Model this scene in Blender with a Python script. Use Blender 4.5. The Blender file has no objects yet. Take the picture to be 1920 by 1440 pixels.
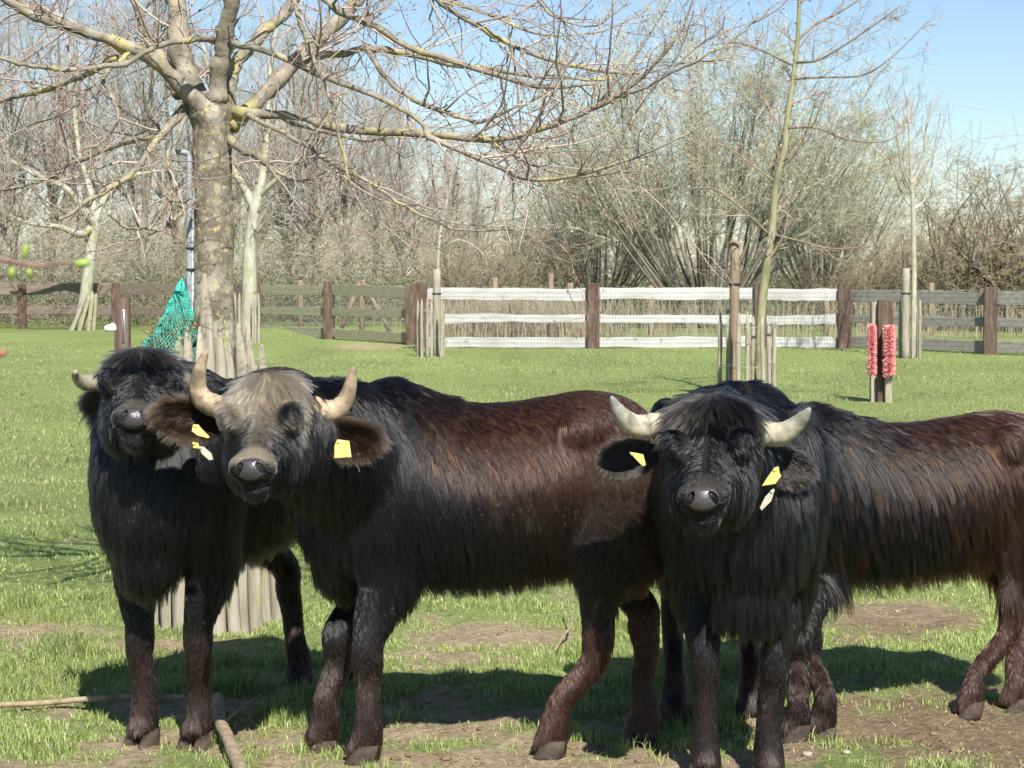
import bpy, math, numpy as np
from mathutils import Vector, Matrix, kdtree

# ------------------------------------------------------------------ camera, sky, sun, exposure
scene = bpy.context.scene
COL = scene.collection
EYE, F, HZ = 1.5, 4000.0, 515.0           # eye height, focal length and horizon in photo pixels (1920 x 1440)
PITCH = math.atan((720 - HZ) / F)
cam = bpy.data.cameras.new("camera")
cam.sensor_width = 36.0
cam.lens = 36.0 * F / 1920
cam.clip_start, cam.clip_end = 0.1, 6000
cam.dof.use_dof = True
cam.dof.focus_distance = 6.6
cam.dof.aperture_fstop = cam.lens / 3.4
camo = bpy.data.objects.new("camera", cam)
camo.location = (0, 0, EYE)
camo.rotation_euler = (math.pi / 2 - PITCH, 0, 0)
COL.objects.link(camo)
scene.camera = camo

SUN_EL, SUN_AZ = math.radians(44), math.radians(14)   # sun behind the camera, a little to the right
world = bpy.data.worlds.new("World")
scene.world = world
world.use_nodes = True
wn = world.node_tree.nodes
sky = wn.new("ShaderNodeTexSky")
sky.sky_type = 'NISHITA'
sky.sun_disc = False
sky.sun_elevation = SUN_EL
sky.sun_rotation = math.pi - SUN_AZ
sky.air_density, sky.dust_density, sky.ozone_density, sky.altitude = 1.0, 0.35, 3.0, 800
wn["Background"].inputs[1].default_value = 0.066
world.node_tree.links.new(sky.outputs[0], wn["Background"].inputs[0])
sl = bpy.data.lights.new("sun", 'SUN')
sl.energy, sl.angle, sl.color = 4.6, math.radians(0.53), (1.0, 0.95, 0.87)
so = bpy.data.objects.new("sun", sl)
sdir = Vector((math.sin(SUN_AZ) * math.cos(SUN_EL), -math.cos(SUN_AZ) * math.cos(SUN_EL), math.sin(SUN_EL)))
so.rotation_euler = sdir.to_track_quat('Z', 'Y').to_euler()
so.location = (3, -6, 8)
COL.objects.link(so)
vs = scene.view_settings
vs.view_transform, vs.look, vs.gamma, vs.exposure, vs.use_curve_mapping = 'Standard', 'None', 1.0, 0.95, False
scene.cycles.use_denoising = True
scene.cycles.max_bounces = 8
scene.cycles.transparent_max_bounces = 8
scene.cycles_curves.shape = 'RIBBONS'
scene.cycles_curves.subdivisions = 2

# ------------------------------------------------------------------ helpers
rng = np.random.default_rng(7)
cP, sP = math.cos(PITCH), math.sin(PITCH)
def at(px, py, Y):
    """the point at depth Y that the photo shows at pixel (px, py)"""
    u, v = (px - 960) / F, (720 - py) / F
    k = Y / (cP + v * sP)
    return np.array([u * k, Y, EYE + k * (-sP + v * cP)])
def gY(py):
    return EYE * F / (py - HZ)
def gnd(px, py):
    v = (720 - py) / F
    k = EYE / (sP - v * cP)
    return np.array([(px - 960) / F * k, k * (cP + v * sP), 0.0])
def nrm(a):
    a = np.asarray(a, float)
    return a / np.maximum(np.linalg.norm(a, axis=-1, keepdims=True), 1e-9)
_h = np.random.default_rng(99).random((256, 256))
def vnoise(x, y):
    xi, yi = np.floor(x).astype(int), np.floor(y).astype(int)
    fx, fy = x - xi, y - yi
    fx, fy = fx * fx * (3 - 2 * fx), fy * fy * (3 - 2 * fy)
    g = lambda i, j: _h[(xi + i) & 255, (yi + j) & 255]
    return (g(0, 0) * (1 - fx) + g(1, 0) * fx) * (1 - fy) + (g(0, 1) * (1 - fx) + g(1, 1) * fx) * fy
def fbm(x, y, o=4):
    s, a, t = 0, 1, 0
    for k in range(o):
        s = s + a * vnoise(x * 2 ** k + 17 * k, y * 2 ** k + 31 * k); t += a; a *= .5
    return s / t
def vnoise3(p, f):
    x, y, z = p[:, 0] * f, p[:, 1] * f, p[:, 2] * f
    return (vnoise(x + 3.1, y + 7.7 + z * .37) + vnoise(y + 91, z + 13 + x * .29) + vnoise(z + 57, x + 41 + y * .31)) / 3

class Bag:
    """collects geometry for ONE mesh"""
    def __init__(s): s.V, s.T, s.Q, s.n, s.C = [], [], [], 0, []
    def add(s, V, Q=None, T=None, C=None):
        V = np.asarray(V, float).reshape(-1, 3)
        if Q is not None and len(Q): s.Q.append(np.asarray(Q).reshape(-1, 4) + s.n)
        if T is not None and len(T): s.T.append(np.asarray(T).reshape(-1, 3) + s.n)
        s.V.append(V); s.n += len(V)
        if C is not None: s.C.append(np.broadcast_to(np.asarray(C, float), (len(V), 3)))
        return s
    def mesh(s, name, mat, smooth=True):
        V = np.concatenate(s.V)
        Q = np.concatenate(s.Q) if s.Q else np.zeros((0, 4), int)
        T = np.concatenate(s.T) if s.T else np.zeros((0, 3), int)
        me = bpy.data.meshes.new(name)
        me.vertices.add(len(V)); me.vertices.foreach_set("co", V.astype(np.float32).ravel())
        nl = Q.size + T.size
        me.loops.add(nl)
        me.loops.foreach_set("vertex_index", np.concatenate([Q.ravel(), T.ravel()]).astype(np.int32))
        st = np.concatenate([np.arange(len(Q)) * 4, Q.size + np.arange(len(T)) * 3]).astype(np.int32)
        me.polygons.add(len(st))
        me.polygons.foreach_set("loop_start", st)
        if s.C:
            ca = me.color_attributes.new("col", 'FLOAT_COLOR', 'POINT')
            C = np.concatenate(s.C)
            ca.data.foreach_set("color", np.hstack([C, np.ones((len(C), 1))]).astype(np.float32).ravel())
        me.update(calc_edges=True)
        me.polygons.foreach_set("use_smooth", np.full(len(st), smooth))
        for m in (mat if isinstance(mat, (list, tuple)) else [mat]): me.materials.append(m)
        return me
def link(name, data, parent=None, loc=(0, 0, 0), label=None, cat=None, group=None, kind=None):
    o = bpy.data.objects.new(name, data)
    COL.objects.link(o)
    o.location = loc
    if parent is not None: o.parent = parent
    for k, v in (("label", label), ("category", cat), ("group", group), ("kind", kind)):
        if v: o[k] = v
    return o
def thing(name, label, cat, loc, group=None):
    o = link(name, None, None, loc, label, cat, group)
    o.empty_display_size = .2
    return o
def part(name, bag, mat, parent, kind=None, label=None, smooth=True):
    """bag in world coordinates, stored relative to its thing"""
    base = np.array(parent.location)
    p = parent.parent
    while p is not None:
        base = base + np.array(p.location); p = p.parent
    b = Bag(); b.V = [v - base for v in bag.V]; b.Q, b.T, b.n, b.C = bag.Q, bag.T, bag.n, bag.C
    return link(name, b.mesh(name, mat, smooth), parent, kind=kind, label=label)

def tubes(bag, P, R, S=3, C=None, cap=False):
    P, R = np.asarray(P, float), np.asarray(R, float)
    if P.ndim == 2: P, R = P[None], R[None]
    M, K, _ = P.shape
    t = nrm(np.gradient(P, axis=1))
    ref = np.where(np.abs(t[..., 2:3]) < .9, np.array([0, 0, 1.]), np.array([1., 0, 0]))
    ref = np.broadcast_to(ref[:, :1], t.shape)
    a = nrm(np.cross(t, ref)); b = np.cross(t, a)
    an = np.arange(S) * 2 * math.pi / S
    V = P[:, :, None] + R[:, :, None, None] * (a[:, :, None] * np.cos(an)[:, None] + b[:, :, None] * np.sin(an)[:, None])
    i = np.arange(M * K * S).reshape(M, K, S)
    j = np.roll(i, -1, axis=2)
    Q = np.stack([i[:, :-1], j[:, :-1], j[:, 1:], i[:, 1:]], -1).reshape(-1, 4)
    T = []
    V = V.reshape(-1, 3)
    if cap:
        n0 = len(V)
        V = np.vstack([V, P[:, 0], P[:, -1]])
        for m in range(M):
            for s in range(S):
                T.append((n0 + m, j[m, 0, s], i[m, 0, s])); T.append((n0 + M + m, i[m, -1, s], j[m, -1, s]))
    if C is not None and np.ndim(C) == 2:
        C = np.repeat(np.asarray(C), K * S, axis=0)
    bag.add(V, Q, T, C)
    return bag
def smoothpath(pts, K):
    """Catmull-Rom through the given rows (any columns), resampled to K rows"""
    p = np.asarray(pts, float)
    q = np.vstack([2 * p[0] - p[1], p, 2 * p[-1] - p[-2]])
    s = np.linspace(0, len(p) - 1 - 1e-6, K)
    i = s.astype(int); f = (s - i)[:, None]
    a, b, c, d = q[i], q[i + 1], q[i + 2], q[i + 3]
    return .5 * (2 * b + (c - a) * f + (2 * a - 5 * b + 4 * c - d) * f ** 2 + (3 * b - a - 3 * c + d) * f ** 3)
def spawn(P, R, n, tr=(.15, 1), ang=(30, 70), L=(.3, .8), K=5, rf=.6, rmin=.001, up=0., wander=.25, rg=rng, tip=.3, upend=0., rmax=9.):
    M, k, _ = P.shape
    seg = np.linalg.norm(np.diff(P, axis=1), axis=2).sum(1)
    idx = rg.choice(M, n, p=seg / seg.sum())
    t = rg.uniform(tr[0], tr[1], n) * (k - 1.001)
    i = t.astype(int); f = (t - i)[:, None]
    pos = P[idx, i] * (1 - f) + P[idx, i + 1] * f
    tan = nrm(P[idx, i + 1] - P[idx, i])
    r0 = (R[idx, i] * (1 - f[:, 0]) + R[idx, i + 1] * f[:, 0]) * rf
    r0 = np.clip(r0, rmin, rmax)
    perp = nrm(np.cross(tan, rg.normal(size=(n, 3))))
    a = np.radians(rg.uniform(*ang, n))[:, None]
    d = nrm(np.cos(a) * tan + np.sin(a) * perp + np.array([0, 0, up]))
    ln = rg.uniform(*L, n) * (1 - .45 * t / (k - 1))
    out = [pos]
    for s in range(K - 1):
        pos = pos + d * (ln / (K - 1))[:, None]
        out.append(pos)
        d = nrm(d + wander * rg.normal(size=(n, 3)) + np.array([0, 0, up * .5 + upend * (s + 1) / K]))
    rr = r0[:, None] * np.linspace(1, tip, K)[None]
    return np.stack(out, 1), np.maximum(rr, rmin * .6)
def box_bag(bag, c, sx, sy, sz, rot=0., bev=.006, C=None):
    """bevelled box standing at c (centre of its bottom)"""
    x, y, z = sx / 2, sy / 2, sz
    b = bev
    ring = [(-x + b, -y), (x - b, -y), (x, -y + b), (x, y - b), (x - b, y), (-x + b, y), (-x, y - b), (-x, -y + b)]
    R = np.array(ring); inner = R * (1 - b / min(x, y))
    lv = [(inner, 0), (R, b), (R, z - b), (inner, z)]
    V = np.vstack([np.column_stack([q, np.full(8, h)]) for q, h in lv])
    ca, sa = math.cos(rot), math.sin(rot)
    V = np.column_stack([V[:, 0] * ca - V[:, 1] * sa, V[:, 0] * sa + V[:, 1] * ca, V[:, 2]]) + np.asarray(c)
    Q = [(8 * l + k, 8 * l + (k + 1) % 8, 8 * l + 8 + (k + 1) % 8, 8 * l + 8 + k) for l in range(3) for k in range(8)]
    n = len(V)
    V = np.vstack([V, V[:8].mean(0), V[24:32].mean(0)])
    T = [(n, (k + 1) % 8, k) for k in range(8)] + [(n + 1, 24 + k, 24 + (k + 1) % 8) for k in range(8)]
    return bag.add(V, Q, T, C)

# ------------------------------------------------------------------ materials
def mat_new(name):
    m = bpy.data.materials.new(name); m.use_nodes = True
    nt = m.node_tree
    return m, nt, nt.nodes["Principled BSDF"]
def N(nt, t, **kw):
    n = nt.nodes.new(t)
    for k, v in kw.items():
        if k in n.inputs: n.inputs[k].default_value = v
        else: setattr(n, k, v)
    return n
def ramp(nt, src, stops):
    r = nt.nodes.new("ShaderNodeValToRGB")
    e = r.color_ramp.elements
    while len(e) < len(stops): e.new(.5)
    for q, (p, c) in zip(e, stops): q.position = p; q.color = (*c, 1)
    nt.links.new(src, r.inputs[0])
    return r
def noise_mat(name, stops, scale=6., detail=6., rough=.8, bump=.3, stretch=(1, 1, 1), bscale=None, spec=.3, dist=.0, extra=None):
    m, nt, bs = mat_new(name)
    tc = N(nt, "ShaderNodeTexCoord"); mp = N(nt, "ShaderNodeMapping")
    mp.inputs["Scale"].default_value = stretch
    nt.links.new(tc.outputs["Object"], mp.inputs[0])
    nz = N(nt, "ShaderNodeTexNoise", Scale=scale, Detail=detail, Roughness=.62, Distortion=dist)
    nt.links.new(mp.outputs[0], nz.inputs["Vector"])
    col = ramp(nt, nz.outputs[0], stops).outputs[0]
    if extra:
        for (esc, lo, hi, ecol) in extra:
            n2 = N(nt, "ShaderNodeTexNoise", Scale=esc, Detail=5., Roughness=.65)
            nt.links.new(tc.outputs["Object"], n2.inputs["Vector"])
            k = ramp(nt, n2.outputs[0], [(lo, (0, 0, 0)), (hi, (1, 1, 1))])
            mx = N(nt, "ShaderNodeMix", data_type='RGBA')
            nt.links.new(k.outputs[0], mx.inputs[0]); nt.links.new(col, mx.inputs[6]); mx.inputs[7].default_value = (*ecol, 1)
            col = mx.outputs[2]
    nt.links.new(col, bs.inputs["Base Color"])
    bs.inputs["Roughness"].default_value = rough
    bs.inputs["Specular IOR Level"].default_value = spec
    if bump:
        bz = N(nt, "ShaderNodeTexNoise", Scale=bscale or scale * 3, Detail=6., Roughness=.65)
        nt.links.new(mp.outputs[0], bz.inputs["Vector"])
        bp = N(nt, "ShaderNodeBump", Strength=bump, Distance=.01)
        nt.links.new(bz.outputs[0], bp.inputs["Height"]); nt.links.new(bp.outputs[0], bs.inputs["Normal"])
    return m
def attr_mat(name, rough=.6, spec=.3, transl=0., noise=None):
    m, nt, bs = mat_new(name)
    at_ = N(nt, "ShaderNodeAttribute", attribute_name="col")
    src = at_.outputs["Color"]
    if noise:
        tc = N(nt, "ShaderNodeTexCoord")
        nz = N(nt, "ShaderNodeTexNoise", Scale=noise[0], Detail=8., Roughness=.7)
        nt.links.new(tc.outputs["Object"], nz.inputs["Vector"])
        r = ramp(nt, nz.outputs[0], [(.25, (1 - noise[1],) * 3), (.75, (1 + noise[1],) * 3)])
        mx = N(nt, "ShaderNodeMix", data_type='RGBA', blend_type='MULTIPLY')
        mx.inputs[0].default_value = 1
        nt.links.new(src, mx.inputs[6]); nt.links.new(r.outputs[0], mx.inputs[7]); src = mx.outputs[2]
    nt.links.new(src, bs.inputs["Base Color"])
    bs.inputs["Roughness"].default_value = rough
    bs.inputs["Specular IOR Level"].default_value = spec
    if transl:
        tr = N(nt, "ShaderNodeBsdfTranslucent"); nt.links.new(src, tr.inputs[0])
        ms = N(nt, "ShaderNodeMixShader"); ms.inputs[0].default_value = transl
        nt.links.new(bs.outputs[0], ms.inputs[1]); nt.links.new(tr.outputs[0], ms.inputs[2])
        nt.links.new(ms.outputs[0], nt.nodes["Material Output"].inputs[0])
    return m

M_bark = noise_mat("lichen_bark", [(.3, (.13, .115, .095)), (.5, (.29, .265, .215)), (.72, (.42, .39, .325))], 9, 8, .9, .9, (1, 1, .5), 40,
                   extra=[(9, .46, .56, (.13, .11, .085)), (26, .5, .62, (.16, .14, .11)), (34, .55, .66, (.42, .37, .17)), (7, .58, .70, (.40, .38, .33))])
M_limb = noise_mat("limb_bark", [(.3, (.11, .095, .075)), (.5, (.23, .205, .16)), (.72, (.36, .33, .26))], 14, 8, .9, .6, (1, 1, 1), 50,
                   extra=[(4, .52, .66, (.40, .35, .15)), (6, .58, .72, (.20, .21, .11))])
M_palebark = noise_mat("pale_bark", [(.3, (.20, .19, .15)), (.5, (.36, .35, .28)), (.75, (.46, .45, .38))], 10, 8, .9, .5, (1, 1, .4), 30,
                       extra=[(2.2, .52, .68, (.27, .27, .10)), (5, .62, .72, (.12, .11, .09))])
M_youngbark = noise_mat("young_bark", [(.3, (.13, .13, .07)), (.5, (.24, .235, .13)), (.75, (.36, .34, .24))], 7, 8, .85, .4, (1, 1, .4), 30)
M_twig = attr_mat("twig", .75, .25)
M_oldwood = noise_mat("weathered_pale", [(.25, (.17, .145, .11)), (.5, (.30, .27, .21)), (.75, (.40, .37, .30))], 5, 8, .85, .5, (6, 6, .7), 12,
                      extra=[(4, .58, .7, (.24, .25, .10))])
M_sleeper = noise_mat("sleeper_wood", [(.25, (.045, .025, .018)), (.5, (.095, .064, .049)), (.75, (.19, .145, .118))], 6, 8, .85, .6, (4, 4, .6), 14,
                      extra=[(9, .62, .72, (.02, .015, .012))])
M_white = noise_mat("bleached_board", [(.2, (.27, .265, .255)), (.45, (.43, .425, .415)), (.8, (.53, .525, .515))], 3, 8, .75, .35, (.35, 5, 5), 9,
                    extra=[(3.5, .60, .70, (.20, .195, .185)), (1.1, .50, .72, (.36, .35, .32))])
M_greyrail = noise_mat("grey_board", [(.25, (.15, .14, .122)), (.5, (.25, .232, .205)), (.8, (.34, .32, .29))], 3, 8, .85, .4, (.35, 5, 5), 9)
M_greenrail = noise_mat("mossy_board", [(.25, (.18, .17, .11)), (.5, (.29, .275, .185)), (.8, (.38, .355, .26))], 3, 8, .85, .4, (.35, 5, 5), 9)
M_brownrail = noise_mat("brown_board", [(.25, (.10, .075, .055)), (.5, (.18, .145, .115)), (.8, (.27, .235, .20))], 3, 8, .85, .4, (.35, 5, 5), 9)
M_post = noise_mat("tan_post", [(.25, (.13, .09, .06)), (.5, (.22, .165, .115)), (.8, (.31, .25, .19))], 6, 7, .85, .4, (4, 4, .7))
def plain(name, c, rough=.5, metal=0., spec=.5):
    m, nt, bs = mat_new(name)
    tc = N(nt, "ShaderNodeTexCoord")
    nz = N(nt, "ShaderNodeTexNoise", Scale=30., Detail=5.)
    nt.links.new(tc.outputs["Object"], nz.inputs["Vector"])
    r = ramp(nt, nz.outputs[0], [(.3, tuple(x * .8 for x in c)), (.7, tuple(min(1, x * 1.12) for x in c))])
    nt.links.new(r.outputs[0], bs.inputs["Base Color"])
    bs.inputs["Roughness"].default_value = rough; bs.inputs["Metallic"].default_value = metal
    bs.inputs["Specular IOR Level"].default_value = spec
    return m
M_wire = plain("galvanised_wire", (.33, .34, .34), .5, .5)
M_pipe = plain("galvanised_pipe", (.30, .33, .37), .45, .1)
M_rubber = plain("black_strap", (.02, .02, .02), .6)

# ------------------------------------------------------------------ ground
def bump_gauss(x, y, cx, cy, sx, sy): return np.exp(-((x - cx) / sx) ** 2 - ((y - cy) / sy) ** 2)
MOUND = gnd(520, 640)
def height(x, y):
    near = np.clip((14 - y) / 6, 0, 1)
    h = near * ((fbm(x * 2.2 + 5, y * 2.2) - .5) * .045 + (fbm(x * 9, y * 9 + 3) - .5) * .022 - np.clip(.16 - np.abs(fbm(x * 5 + 60, y * 5 + 20, 2) - .5), 0, .16) * .10)
    h = h + (fbm(x * .18 + 9, y * .18) - .5) * .10 * np.clip((y - 9) / 8, 0, 1)
    h = h + .42 * bump_gauss(x, y, at(505, 600, 45)[0], 44.5, 1.15, 2.6)
    h = h - .12 * bump_gauss(x, y, at(690, 600, 46)[0], 45.6, 1.3, 1.2)
    return h
# bare earth: where the photo shows it, broken up by noise
SOIL = [(40, 1190, 150, 26, .9), (300, 1215, 150, 20, .7), (380, 1370, 160, 34, .75), (800, 1165, 60, 14, .7), (920, 1195, 170, 26, .95), (850, 1235, 180, 14, .8),
        (800, 1390, 170, 44, .85), (960, 1440, 120, 20, .7), (1700, 1160, 170, 36, .95), (1600, 1200, 60, 18, .6), (1780, 1380, 240, 55, .9), (1480, 1425, 140, 24, .9),
        (1250, 1425, 160, 40, .9), (90, 1290, 80, 10, .5), (560, 1440, 120, 20, .5), (1640, 1300, 300, 30, .45), (690, 648, 60, 6, .9), (130, 1020, 40, 6, .5), (1060, 1120, 40, 12, .6)]
def soil(x, y):
    k = EYE / np.maximum(y, .5)
    px = 960 + x / np.maximum(y, .5) * F; py = HZ + F * k
    s = 0
    for (a, b, w, h_, g) in SOIL:
        s = np.maximum(s, g * np.exp(-((px - a) / w) ** 2 - ((py - b) / h_) ** 2))
    near = np.clip((9.2 - y) / 2.5, 0, 1)
    nz = fbm(x * 3.1 + 2, y * 3.1 + 8)
    n2 = fbm(x * 11 + 4, y * 11 + 1)
    v = s * .95 + (nz - .5) * 2.3 * near + (n2 - .5) * 1.5 * (near * .75 + .25) - .42 + .13 * near
    return np.clip(v * 2.2 + .5, 0, 1)
def axis(fine0, fine1, step, lim, g=1.16):
    a = list(np.arange(fine0, fine1, step))
    s, v = step, a[-1]
    while v < lim[1]: s *= g; v += s; a.append(v)
    s, v = step, a[0]; lo = []
    while v > lim[0]: s *= g; v -= s; lo.append(v)
    return np.array(lo[::-1] + a)
gx, gy = axis(-2.4, 2.4, .042, (-2500, 2500)), axis(4.8, 10.5, .048, (-60, 4500), 1.10)
X, Yg = np.meshgrid(gx, gy)
Z = height(X, Yg)
S = soil(X, Yg)
tone = fbm(X * .8 + 3, Yg * .8)
fine = fbm(X * 14, Yg * 14, 3)
soilc = np.array([.46, .36, .245])[None, None] * (.55 + .55 * fine[..., None]) + np.array([.05, .03, .01]) * (tone[..., None] - .5)
# damp brown earth at the right, dry tan elsewhere
damp = np.clip((960 + X / np.maximum(Yg, .5) * F - 1300) / 350, 0, 1) * np.clip((10 - Yg) / 1, 0, 1)
soilc = soilc * (1 - .40 * damp[..., None] * np.array([.9, 1.0, 1.1]))
turf = np.array([.22, .275, .095])[None, None] * (.7 + .6 * tone[..., None])
C = soilc * S[..., None] + turf * (1 - S[..., None])
i = np.arange(X.size).reshape(X.shape)
b = Bag().add(np.column_stack([X.ravel(), Yg.ravel(), Z.ravel()]), np.stack([i[:-1, :-1], i[:-1, 1:], i[1:, 1:], i[1:, :-1]], -1).reshape(-1, 4), C=C.reshape(-1, 3))
M_ground = attr_mat("ground", .95, .1, noise=(28, .5))
nt = M_ground.node_tree; bs = nt.nodes["Principled BSDF"]
tc = N(nt, "ShaderNodeTexCoord"); bz = N(nt, "ShaderNodeTexNoise", Scale=45., Detail=7., Roughness=.7)
nt.links.new(tc.outputs["Object"], bz.inputs["Vector"])
bp = N(nt, "ShaderNodeBump", Strength=1.0, Distance=.03)
nt.links.new(bz.outputs[0], bp.inputs["Height"]); nt.links.new(bp.outputs[0], bs.inputs["Normal"])
link("ground", b.mesh("ground", M_ground), kind="structure")

# ------------------------------------------------------------------ grass
M_grass = attr_mat("grass_blade", .5, .35, .25)
def blades(n, y0, y1, hgt, wid, pw, segs, seed, keep):
    r = np.random.default_rng(seed)
    # more blades near the camera (density falls with distance), a margin beyond the frame on both sides
    u = r.random(n)
    y = (y0 ** pw + u * (y1 ** pw - y0 ** pw)) ** (1 / pw)
    x = r.uniform(-1, 1, n) * (y * .30 + .5)
    s = soil(x, y)
    cl = fbm(x * 5 + 40, y * 5 + 9)          # tussocks
    ok = r.random(n) < (1 - s) ** 1.15 * keep(cl, y) + .08
    x, y, s, cl = x[ok], y[ok], s[ok], cl[ok]
    n = len(x)
    big = fbm(x * 1.3 + 77, y * 1.3 + 5)
    lush = np.clip((cl - .40) * 3.2, 0, 1.2) * np.clip((big - .28) * 2.6, .35, 1.3)
    h = hgt * (.30 + .95 * lush) * r.uniform(.5, 1.35, n) * (1 - .5 * s)
    w = wid * r.uniform(.6, 1.3, n)
    base = np.column_stack([x, y, height(x, y) - .004])
    a = r.uniform(0, 2 * math.pi, n)
    lean = np.column_stack([np.cos(a), np.sin(a), np.zeros(n)])
    side = np.column_stack([-np.sin(a), np.cos(a), np.zeros(n)])
    tw = r.uniform(-1, 1, n)[:, None]; side = nrm(side + lean * tw)
    k = r.uniform(.15, .95, n)[:, None]
    up = np.array([0, 0, 1.])
    H = h[:, None]
    pal = np.array([[.23, .33, .08], [.30, .39, .115], [.38, .44, .18], [.48, .43, .27], [.14, .235, .06]])
    ci = r.choice(5, n, p=[.34, .32, .17, .055, .115])
    c = pal[ci] * np.array([.95, .90, .98]) * r.uniform(.7, 1.25, (n, 1)) * (1.12 - .28 * lush[:, None]) + np.array([.05, .03, .0]) * s[:, None]
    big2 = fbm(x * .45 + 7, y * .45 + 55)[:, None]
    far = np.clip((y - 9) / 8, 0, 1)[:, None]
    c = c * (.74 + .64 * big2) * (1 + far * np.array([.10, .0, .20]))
    bag = Bag()
    tip = base + lean * H * k * 1.0 + up * H * (1 - .35 * k ** 2)
    if segs == 1:
        V = np.stack([base - side * w[:, None], base + side * w[:, None], tip], 1)
        i = np.arange(n * 3).reshape(n, 3)
        bag.add(V, T=i, C=np.repeat(c, 3, 0))
    else:
        mid = base + lean * H * k * .32 + up * H * .58
        V = np.stack([base - side * w[:, None], base + side * w[:, None], mid - side * w[:, None] * .75, mid + side * w[:, None] * .75, tip], 1)
        o = np.arange(n)[:, None] * 5
        bag.add(V, o + np.array([[0, 1, 3, 2]]), o + np.array([[2, 3, 4]]), C=np.repeat(c, 5, 0))
    return bag
g1 = blades(278000, 5.0, 10.0, .060, .0019, 1.15, 2, 1, lambda c, y: np.clip((c - .30) * 3.4, .10, 1.0))
link("near_grass", g1.mesh("near_grass", M_grass, False), kind="stuff", label="short green pasture grass around the buffaloes' hooves", cat="grass")
g2 = blades(395000, 9.6, 47, .050, .0042, .55, 1, 2, lambda c, y: np.clip((c - .2) * 2.6, .3, 1.0))
link("far_grass", g2.mesh("far_grass", M_grass, False), kind="stuff", label="short pasture lawn stretching back to the rail fence", cat="grass")

# dry straw and dead thatch lying between the tufts
r = np.random.default_rng(77)
n = 26000
y = (5.0 ** 1.3 + r.random(n) * (10.5 ** 1.3 - 5.0 ** 1.3)) ** (1 / 1.3); x = r.uniform(-1, 1, n) * (y * .27 + .3)
ok = r.random(n) < .35 + .65 * soil(x, y); x, y = x[ok], y[ok]; n = len(x)
a = r.uniform(0, 6.283, n); l = r.uniform(.008, .05, n)
d = np.column_stack([np.cos(a), np.sin(a), r.normal(.08, .16, n)]); p = np.column_stack([x, y, height(x, y) + .004])
sd = np.column_stack([-np.sin(a), np.cos(a), 0 * a]) * r.uniform(.0006, .0014, (n, 1))
V = np.stack([p - sd, p + sd, p + d * l[:, None] + sd * .6, p + d * l[:, None] - sd * .6], 1)
cs = np.array([[.40, .33, .20], [.30, .235, .14], [.22, .165, .10], [.46, .40, .27]])[r.integers(0, 4, n)] * r.uniform(.7, 1.15, (n, 1))
link("straw_litter", Bag().add(V, np.arange(n * 4).reshape(n, 4), C=np.repeat(cs, 4, 0)).mesh("straw_litter", attr_mat("straw", .8, .2), False), kind="stuff", label="dry straw litter strewn over the trodden earth", cat="straw")

# ------------------------------------------------------------------ fences
def wavy_rail(bag, p0, p1, hgt, thick, seed, K=26, wave=.012):
    r = np.random.default_rng(seed)
    p0, p1 = np.asarray(p0), np.asarray(p1)
    d = nrm((p1 - p0) * np.array([1, 1, 0])); nn = np.array([-d[1], d[0], 0])
    s = np.linspace(0, 1, K)
    ctr = p0 + (p1 - p0) * s[:, None]
    top = hgt / 2 + wave * (2 * fbm(s * 5 + seed * 3.3, s * 0 + seed) - 1)
    bot = -hgt / 2 + wave * (2 * fbm(s * 5 + seed * 5.1 + 50, s * 0 + seed) - 1)
    e = .006
    rows = []
    for (o, z) in ((-thick / 2, bot + e), (-thick / 2, top - e), (-thick / 2 + e, top), (thick / 2 - e, top), (thick / 2, top - e), (thick / 2, bot + e), (thick / 2 - e, bot), (-thick / 2 + e, bot)):
        q = ctr + nn * o; q[:, 2] += z; rows.append(q)
    V = np.stack(rows, 1)
    i = np.arange(K * 8).reshape(K, 8); j = np.roll(i, -1, 1)
    Q = np.stack([i[:-1], j[:-1], j[1:], i[1:]], -1).reshape(-1, 4)
    n = K * 8
    T = [(n, i[0, (k + 1) % 8], i[0, k]) for k in range(8)] + [(n + 1, i[-1, k], i[-1, (k + 1) % 8]) for k in range(8)]
    return bag.add(np.vstack([V.reshape(-1, 3), ctr[0], ctr[-1]]), Q, T)
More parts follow.
